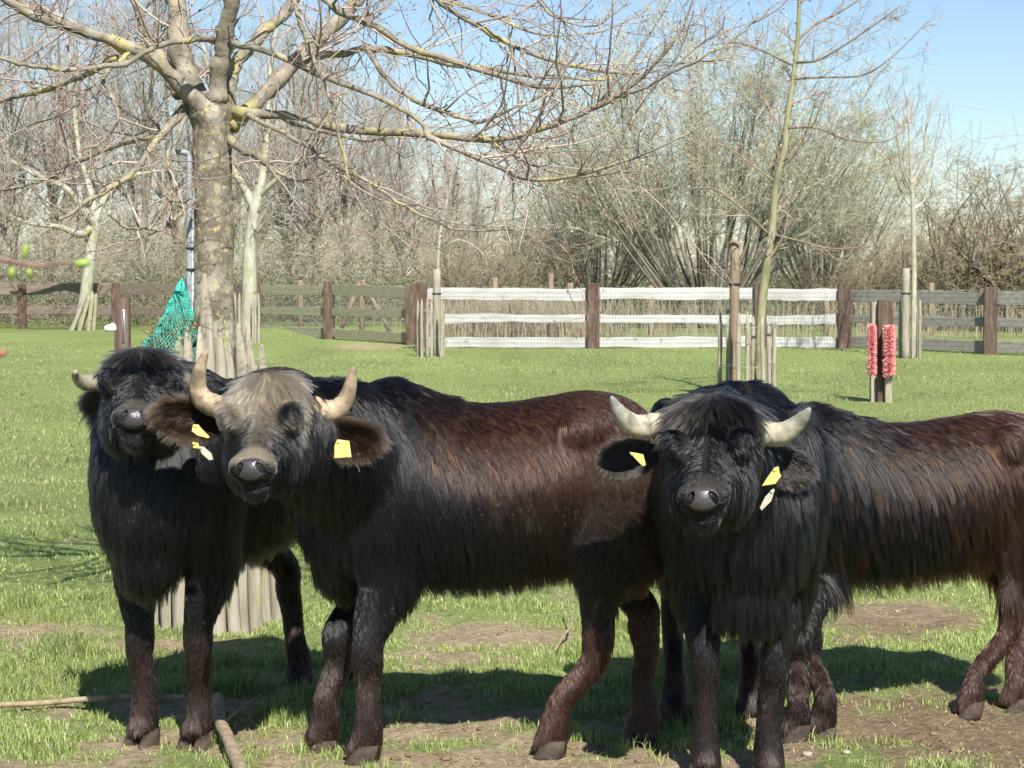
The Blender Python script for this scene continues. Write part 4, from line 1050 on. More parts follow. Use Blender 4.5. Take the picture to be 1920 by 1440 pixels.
def remesh(bag, vox, it=6):
    me = bag.mesh("tmp", [], True)
    o = bpy.data.objects.new("tmp", me); COL.objects.link(o)
    a = o.modifiers.new("r", 'REMESH'); a.mode = 'VOXEL'; a.voxel_size = vox
    s = o.modifiers.new("s", 'SMOOTH'); s.iterations = it; s.factor = .5
    dg = bpy.context.evaluated_depsgraph_get(); dg.update()
    out = bpy.data.meshes.new_from_object(o.evaluated_get(dg))
    bpy.data.objects.remove(o); bpy.data.meshes.remove(me)
    V = np.empty(len(out.vertices) * 3, np.float32); out.vertices.foreach_get("co", V); V = V.reshape(-1, 3).astype(float)
    lt = out.loop_triangles; out.calc_loop_triangles()
    T = np.empty(len(out.loop_triangles) * 3, np.int32); out.loop_triangles.foreach_get("vertices", T); T = T.reshape(-1, 3)
    bpy.data.meshes.remove(out)
    return V, T
def vnormals(V, T):
    fn = np.cross(V[T[:, 1]] - V[T[:, 0]], V[T[:, 2]] - V[T[:, 0]])
    n = np.zeros_like(V)
    for k in range(3): np.add.at(n, T[:, k], fn)
    return nrm(n)
def scatter(V, T, n, rg, wt=None):
    fn = np.cross(V[T[:, 1]] - V[T[:, 0]], V[T[:, 2]] - V[T[:, 0]])
    a = np.linalg.norm(fn, axis=1)
    if wt is not None: a = a * wt
    idx = rg.choice(len(T), n, p=a / a.sum())
    u = rg.random((n, 2)); f = u.sum(1) > 1; u[f] = 1 - u[f]
    w = np.column_stack([1 - u.sum(1), u])
    return (V[T[idx]] * w[:, :, None]).sum(1), idx, w
def nearest(cent, pts):
    kd = kdtree.KDTree(len(cent))
    for k, c in enumerate(cent): kd.insert(c, k)
    kd.balance()
    return np.array([kd.find(p)[1] for p in pts])
def curves_obj(name, P, R, C, mat, parent):
    n, K, _ = P.shape
    base = np.array(parent.location)
    if parent.parent: base = base + np.array(parent.parent.location)
    cv = bpy.data.hair_curves.new(name)
    cv.add_curves([K] * n)
    cv.attributes["position"].data.foreach_set("vector", (P - base).astype(np.float32).ravel())
    ra = cv.attributes.get("radius") or cv.attributes.new("radius", 'FLOAT', 'POINT')
    ra.data.foreach_set("value", R.astype(np.float32).ravel())
    ca = cv.attributes.new("col", 'FLOAT_COLOR', 'CURVE')
    ca.data.foreach_set("color", np.hstack([C.clip(0, 1), np.ones((n, 1))]).astype(np.float32).ravel())
    cv.materials.append(mat)
    return link(name, cv, parent)
def strands(root, nor, flow, L, rg, K=6, lift=.35, grav=.25, clump_n=900, clump=.7, curl=None, rad=.0010, wob=.06, cvar=.25):
    """root (n,3), outward normal, combing direction, length (n,) -> points, radii, clump id"""
    n = len(root)
    cidx = rg.choice(n, min(clump_n, n), replace=False)
    cid = nearest(root[cidx], root)
    cdev = rg.normal(0, cvar, (len(cidx), 3)); clen = rg.uniform(.78, 1.22, len(cidx))
    fl = nrm(flow + cdev[cid])
    dn = (fl * nor).sum(1)
    fl = nrm(fl - nor * (np.where(dn < 0, 1.0, .6) * dn)[:, None])
    gv = np.array([0, 0, -1.]) - nor * np.minimum(0, -nor[:, 2])[:, None]
    lf = lift if np.ndim(lift) else np.full(n, lift)
    L = L * clen[cid] * rg.uniform(.8, 1.15, n)
    d = nrm(fl + nor * lf[:, None] + rg.normal(0, wob, (n, 3)))
    P = [root - nor * .004]; p = root
    g = grav if np.ndim(grav) else np.full(n, grav)
    ph = rg.uniform(0, 6.28, len(cidx))[cid]
    for k in range(1, K):
        p = p + d * (L / (K - 1))[:, None]
        q = p
        if curl is not None:
            side = nrm(np.cross(d, nor) + 1e-6)
            q = p + (side * np.sin(ph + k * 1.9)[:, None] + nor * np.cos(ph + k * 1.9)[:, None]) * (curl * k / K)[:, None]
        P.append(q)
        d = nrm(d + gv * g[:, None] + rg.normal(0, wob * .6, (n, 3)))
    P = np.stack(P, 1)
    ctr = P[cidx]                                    # the clump's own guide strand
    cl_ = clump if np.ndim(clump) else np.full(n, clump)
    w = (np.linspace(0, 1, K)[None] ** 1.3 * cl_[:, None])[:, :, None]
    P = P * (1 - w) + (ctr[cid]) * w
    R = rad * np.linspace(1, .25, K)[None] * rg.uniform(.7, 1.3, (n, 1))
    return P, R, cid

class Buffalo: pass
def torso_rows(k):
    #        x     z_top  z_bot  half width
    return np.array([(-.565, .98, .86, .04), (-.53, 1.06, .68, .13), (-.45, 1.115, .585, .195), (-.33, 1.135, .565, .225), (-.20, 1.115, .545, .245), (-.05, 1.095, .525, .268), (.08, 1.105, .52, .272), (.20, 1.150, .525, .25),
                     (.29, 1.180, .53, .228), (.39, 1.140, .535, .205), (.48, 1.06, .56, .18), (.545, .98, .62, .13), (.575, .88, .70, .06)])
BLK, BRN, DKB, ORG, MUD, GRYH = np.array([.0045, .0042, .0048]), np.array([.036, .0122, .0062]), np.array([.014, .007, .0055]), np.array([.26, .09, .022]), np.array([.215, .178, .128]), np.array([.07, .07, .075])

def buffalo(name, label, origin, yaw, sc, poll, nose, hooves, horns, ears, tags, style, seed, roll=0., neck_mid=None, headscale=1., nhair=60000, eyes=True, stretch=1.):
    """origin: ground point below mid body; yaw: heading angle (0 = towards -X, turning to the camera with +).
       poll, nose: world points; hooves: [front near, front far, hind near, hind far] world ground points"""
    rg = np.random.default_rng(seed)
    O = np.asarray(origin, float)
    fx = np.array([-math.cos(yaw), -math.sin(yaw), 0.]); fy = np.array([math.sin(yaw), -math.cos(yaw), 0.])   # forward, camera-side
    uz = np.array([0, 0, 1.])
    W = lambda x, y, z: O + (fx * x * stretch + fy * y + uz * z) * sc
    t = thing(name, label, "buffalo", O, "water buffaloes standing in the pasture")
    bag = Bag()
    q = smoothpath(torso_rows(0), 40)
    ctr = O + sc * (q[:, :1] * fx * stretch + ((q[:, 1] + q[:, 2]) / 2)[:, None] * uz)
    ring_loft(bag, ctr, np.tile(fy, (40, 1)), np.tile(uz, (40, 1)), q[:, 3] * sc, (q[:, 1] - q[:, 2]) / 2 * sc, 32)
    for s in (-1, 1):
        ellipsoid(bag, W(-.31, s * .172, 1.02), [fx * .10 * sc, fy * .055 * sc, uz * .075 * sc])
        ellipsoid(bag, W(.33, s * .155, .84), [fx * .135 * sc, fy * .090 * sc, (uz * .27 + fx * .03) * sc])
        ellipsoid(bag, W(-.40, s * .14, .80), [fx * .175 * sc, fy * .105 * sc, (uz * .28 + fx * .05) * sc])
    bz0 = style.get('brisket', .62)
    ellipsoid(bag, W(.45, 0, bz0), [fx * .09 * sc, fy * .115 * sc, uz * .14 * sc])             # brisket
    # legs
    for k, hf in enumerate(hooves):
        if hf is None: continue
        hf = np.asarray(hf, float)
        s = 1 if k % 2 == 0 else -1
        toe = fx
        if k < 2:
            A_ = W(.33, s * .145, .74); E = W(.30, s * .135, .56)
            gap = hf - W(.33, s * .13, 0)
            K_ = hf * [1, 1, 0] + uz * .315 * sc - gap * .28 + fx * .010 * sc
            rows = [(*A_, .085, .13), (*E, .080, .105), (*((E + K_) / 2 + fx * .012), .060, .070), (*(K_ + uz * .05 * sc), .056, .060), (*K_, .057, .062), (*(K_ - uz * .06 * sc), .049, .052), (*(hf + uz * .17 * sc), .045, .049),
                    (*(hf + uz * .10 * sc), .054, .058), (*(hf + uz * .06 * sc + toe * .008), .055, .062), (*(hf + uz * .02 * sc + toe * .02), .058, .068)]
        else:
            A_ = W(-.38, s * .14, .86); S_ = W(-.355, s * .15, .63)
            gap = hf - W(-.42, s * .13, 0)
            K_ = hf * [1, 1, 0] + uz * .36 * sc - gap * .45 - fx * .045 * sc
            rows = [(*A_, .095, .185), (*(A_ * .5 + S_ * .5), .095, .165), (*S_, .082, .125), (*((S_ + K_) / 2 + uz * .02), .062, .082), (*(K_ + uz * .06 * sc), .052, .066), (*K_, .052, .066), (*(K_ - uz * .08 * sc + gap * .1), .046, .052),
                    (*(hf + uz * .18 * sc - gap * .12), .044, .048), (*(hf + uz * .10 * sc), .052, .056), (*(hf + uz * .06 * sc + toe * .01), .053, .062), (*(hf + uz * .02 * sc + toe * .02), .056, .066)]
        rows = [(*r_[:3], r_[3] * sc * (.80 if q_ > 2 else .95), r_[4] * sc * (.82 if q_ > 2 else .97)) for q_, r_ in enumerate(rows)]
        limb_loft(bag, rows, fy)
    # head frame
    poll, nose = np.asarray(poll, float), np.asarray(nose, float)
    a = nrm(nose - poll); HL = np.linalg.norm(nose - poll)
    rt = nrm(np.cross(a, uz)); nf = nrm(np.cross(rt, a))
    if nf[2] < 0 and abs(a[2]) < .98: nf = -nf
    cr, sr_ = math.cos(roll), math.sin(roll)
    rt, nf = rt * cr + nf * sr_, nf * cr - rt * sr_
    hs = headscale
    HX = lambda x, n_, l: poll + (rt * x + nf * n_) * hs + a * l * HL       # right, out of the face, along (0 poll .. 1 nose)
    rows = np.array([(-.16, .07, -.10, -.02), (-.06, .105, -.15, .030), (.06, .120, -.175, .048), (.18, .122, -.190, .052), (.30, .116, -.200, .048), (.42, .110, -.200, .040), (.54, .092, -.185, .028), (.68, .074, -.155, .018), (.80, .060, -.130, .012), (.90, .057, -.114, .010), (.97, .051, -.104, .002), (1.02, .042, -.094, -.016)])
    rows[:, 1] *= 1 + (style.get('mop', 1) - 1) * np.clip((.42 - rows[:, 0]) / .2, 0, 1)
    q = smoothpath(rows, 40)
    ctr = np.array([HX(0, (r_[2] + r_[3]) / 2, r_[0]) for r_ in q])
    ring_loft(bag, ctr, np.tile(rt, (40, 1)), np.tile(nf, (40, 1)), q[:, 1] * hs, (q[:, 3] - q[:, 2]) / 2 * hs, 28)
    ellipsoid(bag, HX(0, .012, .04), [rt * .108 * style.get('mop', 1) * hs, a * .085 * hs, nf * style.get('dome', .054) * hs])     # shaggy crown
    for s in (-1, 1):      # brow ridges, cheeks
        ellipsoid(bag, HX(s * .088, .018, .43), [rt * .036 * hs, a * .055 * hs, nf * .036 * hs])
        ellipsoid(bag, HX(s * .070, -.11, .40), [rt * .055 * hs, a * .11 * hs, nf * .09 * hs])
        ellipsoid(bag, HX(s * .044, -.035, .93), [rt * .030 * hs, a * .040 * hs, nf * .036 * hs])
    ellipsoid(bag, HX(0, -.100, .945), [rt * .048 * hs, a * .042 * hs, nf * .030 * hs])       # lower lip and chin
    # neck
    hb = HX(0, -.10, .10)
    nb = W(.30, 0, .90)
    nm = neck_mid if neck_mid is not None else (nb * .5 + hb * .5) + uz * .01
    rows = [(*W(.10, 0, .88), .20 * sc, .24 * sc), (*nb, .20 * sc, .245 * sc), (*nm, .155 * sc, .20 * sc), (*(nm * .35 + hb * .65), .135 * sc, .165 * sc), (*hb, .11 * hs, .125 * hs)]
    q = smoothpath(rows, 24)
    tt = nrm(np.gradient(q[:, :3], axis=0)); up = nrm(uz - tt * tt[:, 2:3]); ac = np.cross(tt, up)
    ring_loft(bag, q[:, :3], ac, up, q[:, 3], q[:, 4], 24)
    V, T = remesh(bag, .0125, 7)
    nv = vnormals(V, T)
    # ---- where on the animal: body frame and head frame coordinates
    def coords(p):
        b_ = (p - O) / sc
        return b_ @ fx / stretch, b_ @ fy, b_[:, 2], ((p - poll) @ rt) / hs, ((p - poll) @ nf) / hs, ((p - poll) @ a) / HL
    def headw(p):
        bx, by, bz, hx, hn, ht = coords(p)
        d = np.sqrt(hx ** 2 + (hn + .06) ** 2)
        return np.clip((.21 - d) / .03, 0, 1) * np.clip((ht + .12) / .10, 0, 1) * np.clip((ht + .12 + (hn + .06) * 1.2) / .15, 0, 1)
    def base_colour(p, noise):
        bx, by, bz, hx, hn, ht = coords(p)
        hw = headw(p)[:, None]
        m1 = vnoise3(p, 5); m2 = vnoise3(p, 14)
        k = np.clip((.16 - bx) / .35 + (m1 - .5) * 1.3, 0, 1) * style.get("brown", 0)          # brown hind body
        k = np.maximum(k, np.clip((.40 - bz) / .14, 0, 1) * style.get("legbrown", .6) * (1 - hw[:, 0]) * (.20 + .6 * m2))
        k = np.maximum(k, style.get("backbrown", 0) * np.clip((bz - 1.0) / .1, 0, 1) * np.clip((.28 - bx) / .2, 0, 1))
        c = BLK * (1 - k[:, None]) + (BRN * .75 + DKB * .25) * k[:, None]
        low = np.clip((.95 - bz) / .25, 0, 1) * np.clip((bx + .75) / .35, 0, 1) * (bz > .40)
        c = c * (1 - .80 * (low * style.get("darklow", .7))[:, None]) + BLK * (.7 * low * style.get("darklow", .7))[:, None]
        if style.get("orange", 0):
            o = np.clip((noise - .80) * 6, 0, 1) * np.clip((bz - .80) / .2, 0, 1) * np.clip((.32 - bx) / .1, 0, 1) * style["orange"]
            c = c * (1 - o[:, None]) + ORG * o[:, None]
        # muzzle rim and muddy face
        rim = np.clip((ht - .80) / .06, 0, 1) * np.clip((hn + .085) / .03, 0, 1) * hw[:, 0] * np.clip((1.0 - ht) / .04, 0, 1) * np.clip(.25 + m2 * 1.3, 0, 1)
        c = c * (1 - rim[:, None] * style.get("rim", .5)) + MUD * .9 * (rim * style.get("rim", .5))[:, None]
        if style.get("mud", 0):
            mu = np.clip((hn + .075) / .06, 0, 1) * hw[:, 0] * np.clip(.62 + (m2 - .5) * 3.6 + (m1 - .5) * 1.5, 0, 1) * style["mud"]
            mu = mu * np.clip(1.15 - np.clip((ht - .40) / .30, 0, .85), 0, 1) * np.clip((.97 - ht) / .05, 0, 1)
            c = c * (1 - mu[:, None]) + MUD * mu[:, None]
        gr = style.get("greyhead", 0) * np.clip((.22 - ht) / .1, 0, 1) * np.clip((hn + .02) / .05, 0, 1) * hw[:, 0] * np.clip(m2 * 2 - .5, 0, 1)
        c = c * (1 - gr[:, None]) + np.array([.12, .105, .085]) * gr[:, None]
        foot = np.clip((.09 - bz) / .09, 0, 1)[:, None] * .5
        c = c * (1 - foot) + np.array([.055, .034, .022]) * foot
        dust = style.get("dust", 0) * np.clip((m2 - .56) * 9, 0, 1) * np.clip(1 - abs(bz - .80) / .12, 0, 1) * np.clip(1 - abs(bx + .15) / .16, 0, 1)
        return c * (1 - dust[:, None]) + MUD * .8 * dust[:, None]
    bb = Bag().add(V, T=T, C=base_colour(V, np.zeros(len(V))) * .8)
    body = part("body", bb, M_skin, t)
    # ---- the coat
    bx, by, bz, hx, hn, ht = coords(V[T].mean(1))
    hwf = headw(V[T].mean(1))
    wt = 1 + 1.6 * hwf + 1.3 * (bz < .42)
    facing = nv[T].mean(1) @ nrm(np.array([0, -1, .25]))
    wt = wt * np.clip(.55 + facing, .22, 1.0)
    root, idx, w3 = scatter(V, T, nhair, rg, wt)
    nor = nrm((nv[T[idx]] * w3[:, :, None]).sum(1))
    bx, by, bz, hx, hn, ht = coords(root)
    hw = headw(root)
    sgn = np.sign(by)[:, None]
    # combing direction
    down = np.array([0, 0, -1.])
    fl = np.tile(down * 1.0, (nhair, 1)) - fx * .30
    topk = np.clip((nor[:, 2] - .25) / .5, 0, 1)[:, None]
    fl = fl * (1 - topk) + (-fx * .75 + fy * sgn * .55 + down * .1) * topk
    rumpk = np.clip((-.18 - bx) / .15, 0, 1)[:, None] * np.clip((bz - .55) / .1, 0, 1)[:, None]
    fl = fl * (1 - rumpk * .6) + (down * .8 - fx * .6) * rumpk * .6
    ln = .050 + .022 * np.clip((bx + .1) / .3, 0, 1) + .016 * np.clip((.8 - bz) / .2, 0, 1)
    ln = ln * (1 - .6 * np.clip((-.20 - bx) / .12, 0, 1) * (1 - style.get("shaggy", 0)))
    ln = ln * style.get("len", 1.0)
    ln = np.where(topk[:, 0] > .4, ln * .5, ln)
    leg = ((bz < .46) | ((bz < .54) & (bx > .2) & (np.abs(by) > .06) & (bx < .42))) & (hw < .3)
    ln = np.where(leg, .016 + .012 * np.clip((.14 - bz) / .06, 0, 1), ln)
    fl = np.where(leg[:, None], down - fx * .15, fl)
    belly = (bz < .62) & (bz >= .46) & (nor[:, 2] < -.1)
    ln = np.where(belly, .05 * style.get("len", 1), ln)
    # head: forelock parted at the crown, short hair down the face, beard under the jaw
    s_ = np.sign(hx)[:, None]
    crown = np.clip((.46 - ht) / .16, 0, 1) * np.clip((hn + .04) / .06, 0, 1)
    swirl = np.clip((np.abs(hx) / .10), 0, 1.3)[:, None]
    f_cr = a * .85 * np.tanh((ht + .03) / .05)[:, None] + rt * s_ * (.15 + .65 * swirl) - nf * .2 * (ht < 0)[:, None]
    f_face = a * .25 + rt * s_ * .7 - nf * .25
    f_jaw = down + a * .15
    jaw = np.clip((-.03 - hn) / .05, 0, 1)[:, None]
    f_h = f_face * (1 - crown[:, None]) + f_cr * crown[:, None]
    f_h = f_h * (1 - jaw) + f_jaw * jaw
    l_h = .016 + .058 * crown * style.get("forelock", 1) * np.clip((.50 - ht) / .3, .3, 1) * rg.uniform(.45, 1.15, nhair) + .034 * jaw[:, 0] * np.clip((ht - .0) / .1, .4, 1) * np.clip((.98 - ht) / .3, .25, 1)
    mz = np.clip((ht - .76) / .06, 0, 1)
    eyed = np.sqrt(((np.abs(hx) - .10) / .03) ** 2 + ((ht - .50) / .06) ** 2 + ((hn - .035) / .05) ** 2)
    l_h = l_h * np.clip(eyed * 1.1, .3, 1)
    mz = mz * (hn > -.085)
    l_h = l_h * (1 - mz) + .006 * mz
    fl = fl * (1 - hw[:, None]) + f_h * hw[:, None]
    ln = ln * (1 - hw) + l_h * hw
    # front of the neck and chest: long, straight down
    ch = np.clip((bx - .42) / .1, 0, 1) * np.clip((bz - .5) / .1, 0, 1) * (1 - hw)
    fl = fl * (1 - ch[:, None]) + (down + nor * .05) * ch[:, None]
    ln = ln * (1 - ch) + .070 * style.get("len", 1) * ch
    curl = np.zeros(nhair)
    lift = np.where(leg, .12, .10) * (1 - .5 * topk[:, 0])
    grav = np.where(hw > .5, .10, .22)
    nz = vnoise3(root * [1, 1, .35], 22)
    P, R, cid = strands(root, nor, fl, ln, rg, 6, lift, grav, int(nhair / 16), style.get("clump", .36) + .42 * hw * crown, curl, .00062, .03, .09)
    cn = rg.random(cid.max() + 1)
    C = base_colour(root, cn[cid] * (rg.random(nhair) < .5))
    C = C * (.6 + .8 * rg.random(cid.max() + 1)[cid][:, None]) * rg.uniform(.6, 1.5, (nhair, 1))
    if style.get("tips", 0):
        o = (cn[cid] > .80) & (hw < .3) & (bz > .5)
        C[o] = C[o] * .6 + (ORG * .42) * style["tips"]
    coat = curves_obj("coat", P, R, C, M_hair, t)
    # ---- nose pad
    n1 = 33; u, v = np.meshgrid(np.linspace(-1, 1, n1), np.linspace(-1, 1, n1))
    uu_, vv_ = u * np.sqrt(1 - v * v / 2), v * np.sqrt(1 - u * u / 2)
    wx = .052 * (1.0 + .15 * vv_); wy = .034
    dome = .015 * (1 - (uu_ ** 2 + vv_ ** 2)) - .006 * (uu_ ** 2)
    hole = np.zeros_like(u)
    for s in (-1, 1):
        e1 = ((uu_ - s * .60 + s * .22 * (vv_ - .1)) / .17) ** 2 + ((vv_ - .12 + .6 * (s * uu_ - .6)) / .42) ** 2
        hole = np.maximum(hole, np.clip(1.25 - e1, 0, 1))
    hole = np.clip(hole * 1.8, 0, 1)
    pn = nrm(a * .86 + nf * .50); pu = nrm(nf - pn * (nf @ pn))
    c0 = HX(0, -.022, 1.028)
    PV = c0 + hs * 1.0 * ((uu_ * wx)[..., None] * rt + (vv_ * wy)[..., None] * pu + (dome - .028 * hole - .022 * np.clip(np.hypot(uu_, vv_) - .8, 0, 1) * 3)[..., None] * pn)
    cc = np.array(style.get("nosecol", (.042, .036, .041))) * (1 - .9 * hole.reshape(-1, 1)) * (.85 + .3 * rg.random((n1 * n1, 1)))
    i = np.arange(n1 * n1).reshape(n1, n1)
    part("nose", Bag().add(PV.reshape(-1, 3), np.stack([i[:-1, :-1], i[:-1, 1:], i[1:, 1:], i[1:, :-1]], -1).reshape(-1, 4), C=cc), M_nose, t)
    # lower lip line
    mu_ = np.linspace(-1, 1, 14)
    mp = np.array([HX(x * .052, -.076 - .014 * x * x, 1.0 - .09 * x * x) for x in mu_])
    part("mouth", tubes(Bag(), mp, .006 * hs * (1.1 - mu_ ** 2 * .7), 8, cap=True), M_eye, t)
    if eyes:
        for s in (-1, 1):
            eb = Bag(); ellipsoid(eb, HX(s * .098, .030, .495), [rt * .014 * hs, a * .009 * hs, nf * .011 * hs])
            part("eye", eb, M_eye, t)
    # ---- hooves (cloven)
    for k, hf in enumerate(hooves):
        if hf is None: continue
        hb_ = Bag()
        hf = np.asarray(hf, float)
        for s in (-1, 1):
            zz = np.array([.0, .012, .035, .058]); half = np.array([.030, .030, .026, .020]) * sc
            ctr = hf + (fy * s * .030 + fx * .028) * sc + zz[:, None] * uz - fx * (zz * .5)[:, None]
            ctr[:, 2] = zz + float(height(hf[0], hf[1])) - .006
            ring_loft(hb_, ctr, np.tile(fy, (4, 1)), np.tile(fx, (4, 1)), half * .85, half * 1.55, 12)
        part("hoof", hb_, M_hoof, t)
    # ---- horns
    for rows in horns:
        r0_ = rows[0]; r1_ = rows[1]
        rows = [(r0_[0] + (r0_[0] - r1_[0]) * 1.6, r0_[1] + (r0_[1] - r1_[1]) * 1.2 + 4, r0_[2] + .03, r0_[3] * .9)] + list(rows)
        q = smoothpath(rows, 30)
        Pq = np.array([at(x, y, Y) for x, y, Y, _ in q])
        Rq = q[:, 3] * .93 * (1 + .05 * np.sin(np.arange(30) * 2.2) * np.linspace(1, 0, 30) ** .6); Rq[-1] = .003
        bb = Bag(); tubes(bb, Pq, Rq, 18, cap=True)
        bb.V[0] = bb.V[0] + rg.normal(0, 1, (1, 3)) * 0 + (nrm(rg.normal(size=bb.V[0].shape)) * ((vnoise3(bb.V[0], 60) - .5) * .004)[:, None])
        sN = np.concatenate([np.repeat(np.linspace(0, 1, 30), 18), [0, 1]])
        hc = np.array([np.interp(sN, [0, .45, .75, 1], style["horncol"][k_]) for k_ in range(3)]).T
        hc = hc * (1 - .45 * np.clip((vnoise3(bb.V[0], 38) - .54) * 7, 0, 1))[:, None]
        bb.C = [hc]
        part("horn", bb, style["horn"], t)
    # ---- ears
    for e in ears:
        bpt, tpt, wid, facing_ = at(*e[0]), at(*e[1]), e[2], nrm(e[3])
        ax_ = nrm(tpt - bpt); L_ = np.linalg.norm(tpt - bpt)
        fn = nrm(facing_ - ax_ * (ax_ @ facing_)); sd = np.cross(ax_, fn)
        K2, S2 = 20, 15
        s2 = np.linspace(0, 1, K2)
        wprof = wid * np.interp(s2, [0, .15, .4, .65, .85, .96, 1], [.42, .75, 1.0, .95, .66, .34, .06])
        uu2 = np.linspace(-1, 1, S2)
        EV = []
        for face in (0, 1):
            th_ = .006 * (1 if face == 0 else -1)
            cup = (uu2 ** 2 * .55 - .30)
            pts = bpt + ax_ * (s2 * L_)[:, None, None] + sd * (wprof[:, None] * uu2[None])[..., None] + fn * (wprof[:, None] * cup[None] + th_ * (1 - uu2[None] ** 2) - .25 * L_ * (s2[:, None] - .5) ** 2 * .3)[..., None]
            EV.append(pts)
        EV = np.stack(EV)
        i = np.arange(2 * K2 * S2).reshape(2, K2, S2)
        Q0 = np.stack([i[0, :-1, :-1], i[0, :-1, 1:], i[0, 1:, 1:], i[0, 1:, :-1]], -1).reshape(-1, 4)
        Q1 = np.stack([i[1, :-1, :-1], i[1, 1:, :-1], i[1, 1:, 1:], i[1, :-1, 1:]], -1).reshape(-1, 4)
        Ve = EV.reshape(-1, 3)
        te = np.vstack([Q0[:, [0, 1, 2]], Q0[:, [0, 2, 3]], Q1[:, [0, 1, 2]], Q1[:, [0, 2, 3]]])
        ne = vnormals(Ve, te)
        flip = np.sign((ne.reshape(2, -1, 3)[0] @ fn).mean())
        if flip < 0: te = te[:, ::-1]; ne = -ne
        ecol = np.array(style.get("ear", (.008, .0065, .006)))
        eo = part("ear", Bag().add(Ve, T=te, C=ecol * .8), M_skin, t)
        nh = e[4] if len(e) > 4 else 5200
        rt2, id2, w2 = scatter(Ve, te, nh, rg)
        n2 = nrm((ne[te[id2]] * w2[:, :, None]).sum(1))
        ue = ((rt2 - bpt) @ sd) / np.maximum(wid, 1e-6); se = ((rt2 - bpt) @ ax_) / L_
        f2 = ax_ * .9 + sd * (ue * .9)[:, None] + down * .25
        Pe, Re, ce = strands(rt2, n2, f2, np.full(nh, e[5] if len(e) > 5 else .028), rg, 5, .22, .12, nh // 10, .28, None, .0007, .08, .12)
        edge = np.clip((np.abs(ue) - .55) * 2, 0, 1) * style.get("earfringe", .3)
        edge = np.maximum(edge, np.clip((se - .75) * 3, 0, 1) * style.get("earfringe", .3))
        Ce = ecol * (1 - edge[:, None]) + np.array([.20, .165, .12]) * edge[:, None]
        Ce = Ce * rg.uniform(.6, 1.5, (nh, 1))
        if style.get("earorange", 0):
            oo = rg.random(nh) < .12 * style["earorange"]; Ce[oo] = ORG * .4
        curves_obj("ear_hair", Pe, Re, Ce, M_hair, eo)
    # ---- ear tags: thin plastic plates with a neck and a round button
    for (poly, Y, nrmv, mt) in tags:
        Pp = np.array([at(x, y, Y) for x, y in poly])
        c = Pp.mean(0)
        nn = nrm(np.asarray(nrmv, float))
        Pp[:, 1] += -((Pp - c) @ (nn * [1, 0, 1])) / (nn[1] if abs(nn[1]) > .2 else -1) * .6      # tilt the plate out of the picture plane
        k = len(Pp)
        cen = Pp.mean(0)
        inn = cen + (Pp - cen) * .93
        d_ = np.array([0, -.0016, 0])
        Vt = np.vstack([inn + d_ * 1.0, Pp + d_ * .4, Pp - d_ * .4, inn - d_ * 1.0, (cen + d_ * 1.0)[None], (cen - d_ * 1.0)[None]])
        Qt = [(l * k + q_, l * k + (q_ + 1) % k, (l + 1) * k + (q_ + 1) % k, (l + 1) * k + q_) for l in range(3) for q_ in range(k)]
        Tt = [(4 * k, q_, (q_ + 1) % k) for q_ in range(k)] + [(4 * k + 1, 3 * k + (q_ + 1) % k, 3 * k + q_) for q_ in range(k)]
        tg = part("ear_tag", Bag().add(Vt, Qt, Tt), mt, t, smooth=False)
        sb = Bag(); ellipsoid(sb, Pp[0] * .7 + cen * .3 + [0, -.003, 0], [np.array([.005, 0, 0]), np.array([0, 0, .005]), np.array([0, .003, 0])], 10, 6)
        part("stud", sb, mt, tg)
    return t
M_skin_plain = noise_mat("lid_skin", [(.3, (.012, .010, .010)), (.7, (.03, .024, .022))], 40, 5, .6, .5)

# --- A: black buffalo at the left, facing the camera
HA = [gnd(272, 1386), gnd(372, 1390), gnd(562, 1290), gnd(676, 1272)]
fm = (HA[0] + HA[1]) / 2
yawA = math.radians(66)
fxA = np.array([-math.cos(yawA), -math.sin(yawA), 0])
OA = fm - fxA * .34
buffalo("water_buffalo", "all-black wet-nosed buffalo facing the camera at the left, in front of the big tree", OA, yawA, 1.04, at(268, 690, 6.72), at(252, 768, 6.36), [HA[1], HA[0], HA[3], HA[2]],
        [[(200, 712, 6.70, .034), (180, 716, 6.69, .032), (162, 718, 6.67, .028), (149, 713, 6.64, .021), (142, 704, 6.61, .014), (141, 696, 6.58, .008)],
         [(338, 712, 6.72, .034), (352, 722, 6.75, .032), (368, 726, 6.80, .028), (384, 720, 6.84, .020), (394, 706, 6.86, .010), (396, 698, 6.86, .005)]],
        [((205, 735, 6.75), (166, 775, 6.82), .045, (-.2, -1, -.1), 3000, .04), ((335, 740, 6.75), (375, 800, 6.85), .045, (.2, -1, 0), 2500, .04)],
        [], dict(brisket=.60, dome=.058, horncol=((.10, .22, .30, .34), (.09, .20, .26, .30), (.075, .16, .20, .23)), horn=M_horn, brown=.25, legbrown=.75, backbrown=.9, rim=.28, greyhead=.55, earfringe=.1, forelock=1.1, len=1.0, darklow=.4), 101, neck_mid=None, headscale=1.0, nhair=100000)
